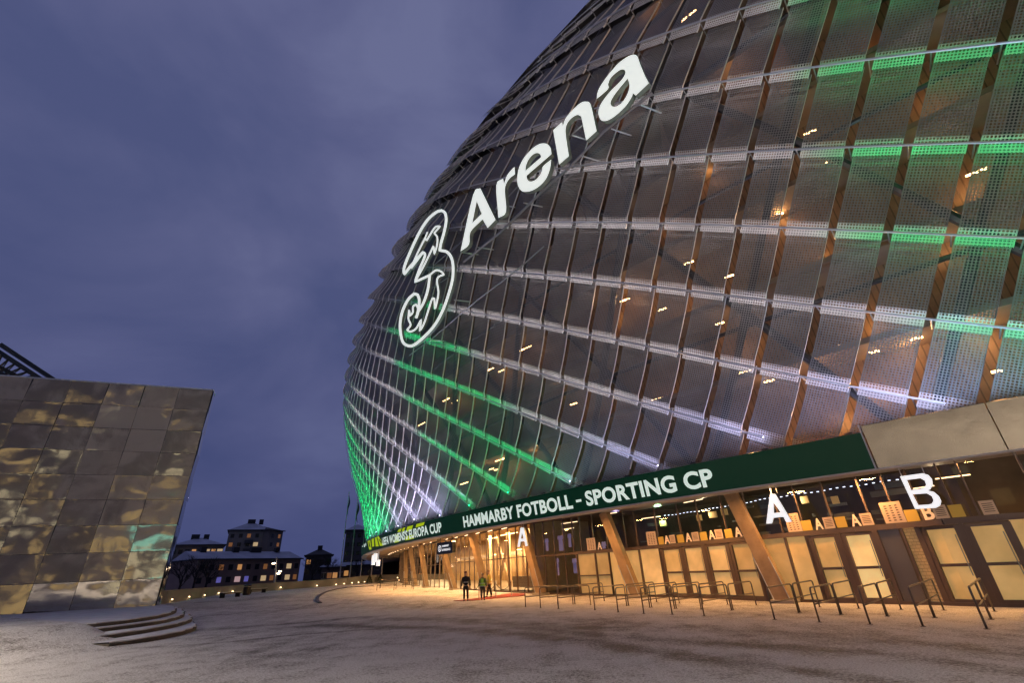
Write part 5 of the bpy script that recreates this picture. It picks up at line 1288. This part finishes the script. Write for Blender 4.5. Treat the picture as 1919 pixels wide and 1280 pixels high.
house('wide dark block seen beneath the canopy tip', 700, 830, 1046, 150, 14, (.04, .035, .04), 'gable', 1038, 3, 8, {(1, 5): 1, (2, 3): 5, (2, 6): 1})
house('brick annex with warm windows behind the flagpoles', 643, 700, 1060, 152, 10, (.07, .05, .045), 'gable', 1053, 2, 4, {(0, 0): 1, (1, 2): 5})

# ------------------------------------------------------------------ trees
M_bark = mat('bare_bark', (.020, .017, .017), .9)
def bare_tree(x, D, ytop, label, spread=.42, seed=1, lean=0.):
    R_ = random.Random(seed); b = at_dist(x, 1088, D); b[2] = 0; h = at_dist(x, ytop, D)[2]; r_ = empty('bare_tree', tuple(b)); tag(r_, label, 'tree', 'bare trees beyond the parapet')
    tr, cr = MB(), MB(); base = Vector(b)
    tr.tube([base, base+Vector((0, 0, h*.28)), base+Vector((.1, 0, h*.5))], [.24, .18, .12], 6)
    def grow(p, d, ln, r, lev):
        q = p+d*ln; cr.tube([p, p.lerp(q, .5)+Vector((R_.uniform(-.08, .08)*ln, 0, R_.uniform(-.02, .08)*ln)), q], [r, r*.75, r*.5], 4, cap=False)
        if lev == 0: return
        for _ in range(R_.choice((3, 4))):
            nd = (d+Vector((R_.uniform(-1, 1), R_.uniform(-1, 1), R_.uniform(-.35, .8)))*.75).normalized(); grow(p.lerp(q, R_.uniform(.45, 1)), nd, ln*R_.uniform(.55, .78), r*.55, lev-1)
    for i in range(8):
        a = i*2.4; p = base+Vector((0, 0, h*(.22+.035*i))); d = Vector((math.cos(a)*spread*1.6, math.sin(a)*spread*1.6, .9)).normalized(); grow(p, d, h*.24*R_.uniform(.8, 1.1), .075, 4)
    tr.build('trunk', M_bark, r_); cr.build('crown', M_bark, r_)
for i, (x, D, yt, lab) in enumerate(((340, 110, 1040, 'bare tree close to the mirrored building corner'), (365, 120, 1030, 'bare tree rising before the brown apartment house'), (388, 118, 1036, 'bare tree at the left end of the brick block'), (412, 170, 1018, 'thin bare tree top above the left end of the brick block'),
        (584, 140, 1034, 'bare tree left of the dark house'), (600, 150, 1030, 'bare tree in front of the dark house'), (618, 146, 1036, 'bare tree right of the dark house'), (668, 135, 1044, 'bare tree behind the flagpoles'), (742, 120, 1062, 'small bare tree under the canopy beyond the forecourt'), (795, 118, 1060, 'small bare tree behind the farthest timber props'))):
    bare_tree(x, D, yt, lab, seed=i+3)
def conifer(x, D, yt, label):
    b = at_dist(x, 1088, D); b[2] = .6; h = at_dist(x, yt, D)[2]-.6; r_ = empty('clipped_conifer', tuple(b)); tag(r_, label, 'bush', 'clipped conifers by the parapet'); mb = MB(); R_ = random.Random(int(x))
    for i in range(420):
        t = R_.random(); a = R_.uniform(0, 6.28); rr = (1-t)**.8*.62*R_.uniform(.7, 1.05); p = Vector(b)+Vector((math.cos(a)*rr, math.sin(a)*rr, .25+t*(h-.25))); q = Vector((R_.uniform(-1, 1), R_.uniform(-1, 1), R_.uniform(-.3, 1)))*.17; w = Vector((q.y, -q.x, .05)); mb.poly([p-w*.5, p+w*.5, p+q])
    mb.build('crown', mat('conifer_green', (.035, .05, .025), .9), r_); mb = MB(); mb.tube([tuple(b), tuple(Vector(b)+Vector((0, 0, h*.6)))], [.06, .03], 6); mb.build('trunk', M_bark, r_)
conifer(712, 88, 1077, 'small clipped conifer under the canopy, middle one'); conifer(692, 90, 1079, 'small clipped conifer under the canopy tip'); conifer(763, 86, 1077, 'small clipped conifer close to the farthest timber props')

# ------------------------------------------------------------------ street lamps behind the camera, whose sodium light reaches the near snow
for i, (x, y, pw) in enumerate(((-9, -7, 80000), (9, -10, 74000), (-24, 6, 60000))):
    r_ = empty('street_lamp', (x, y, 0)); tag(r_, ('street lamp behind the camera to the left', 'street lamp behind the camera to the right', 'street lamp on the near left edge of the square')[i], 'street lamp', 'street lamps of the square')
    mb = MB(); mb.tube([(x, y, 0), (x, y, 7.6)], [.11, .07], 8); mb.build('lamp_pole', M_steel, r_); mb = MB(); mb.tube([(x, y, 7.6), (x, y, 7.75), (x, y, 7.9)], [.1, .28, .2], 12); mb.build('lamp_head', M_steel, r_)
    light('SPOT', 'street_lamp_light', (x, y, 7.5), pw, (1, .84, .66), .25, (0, 0, -1), spot=math.radians(152))
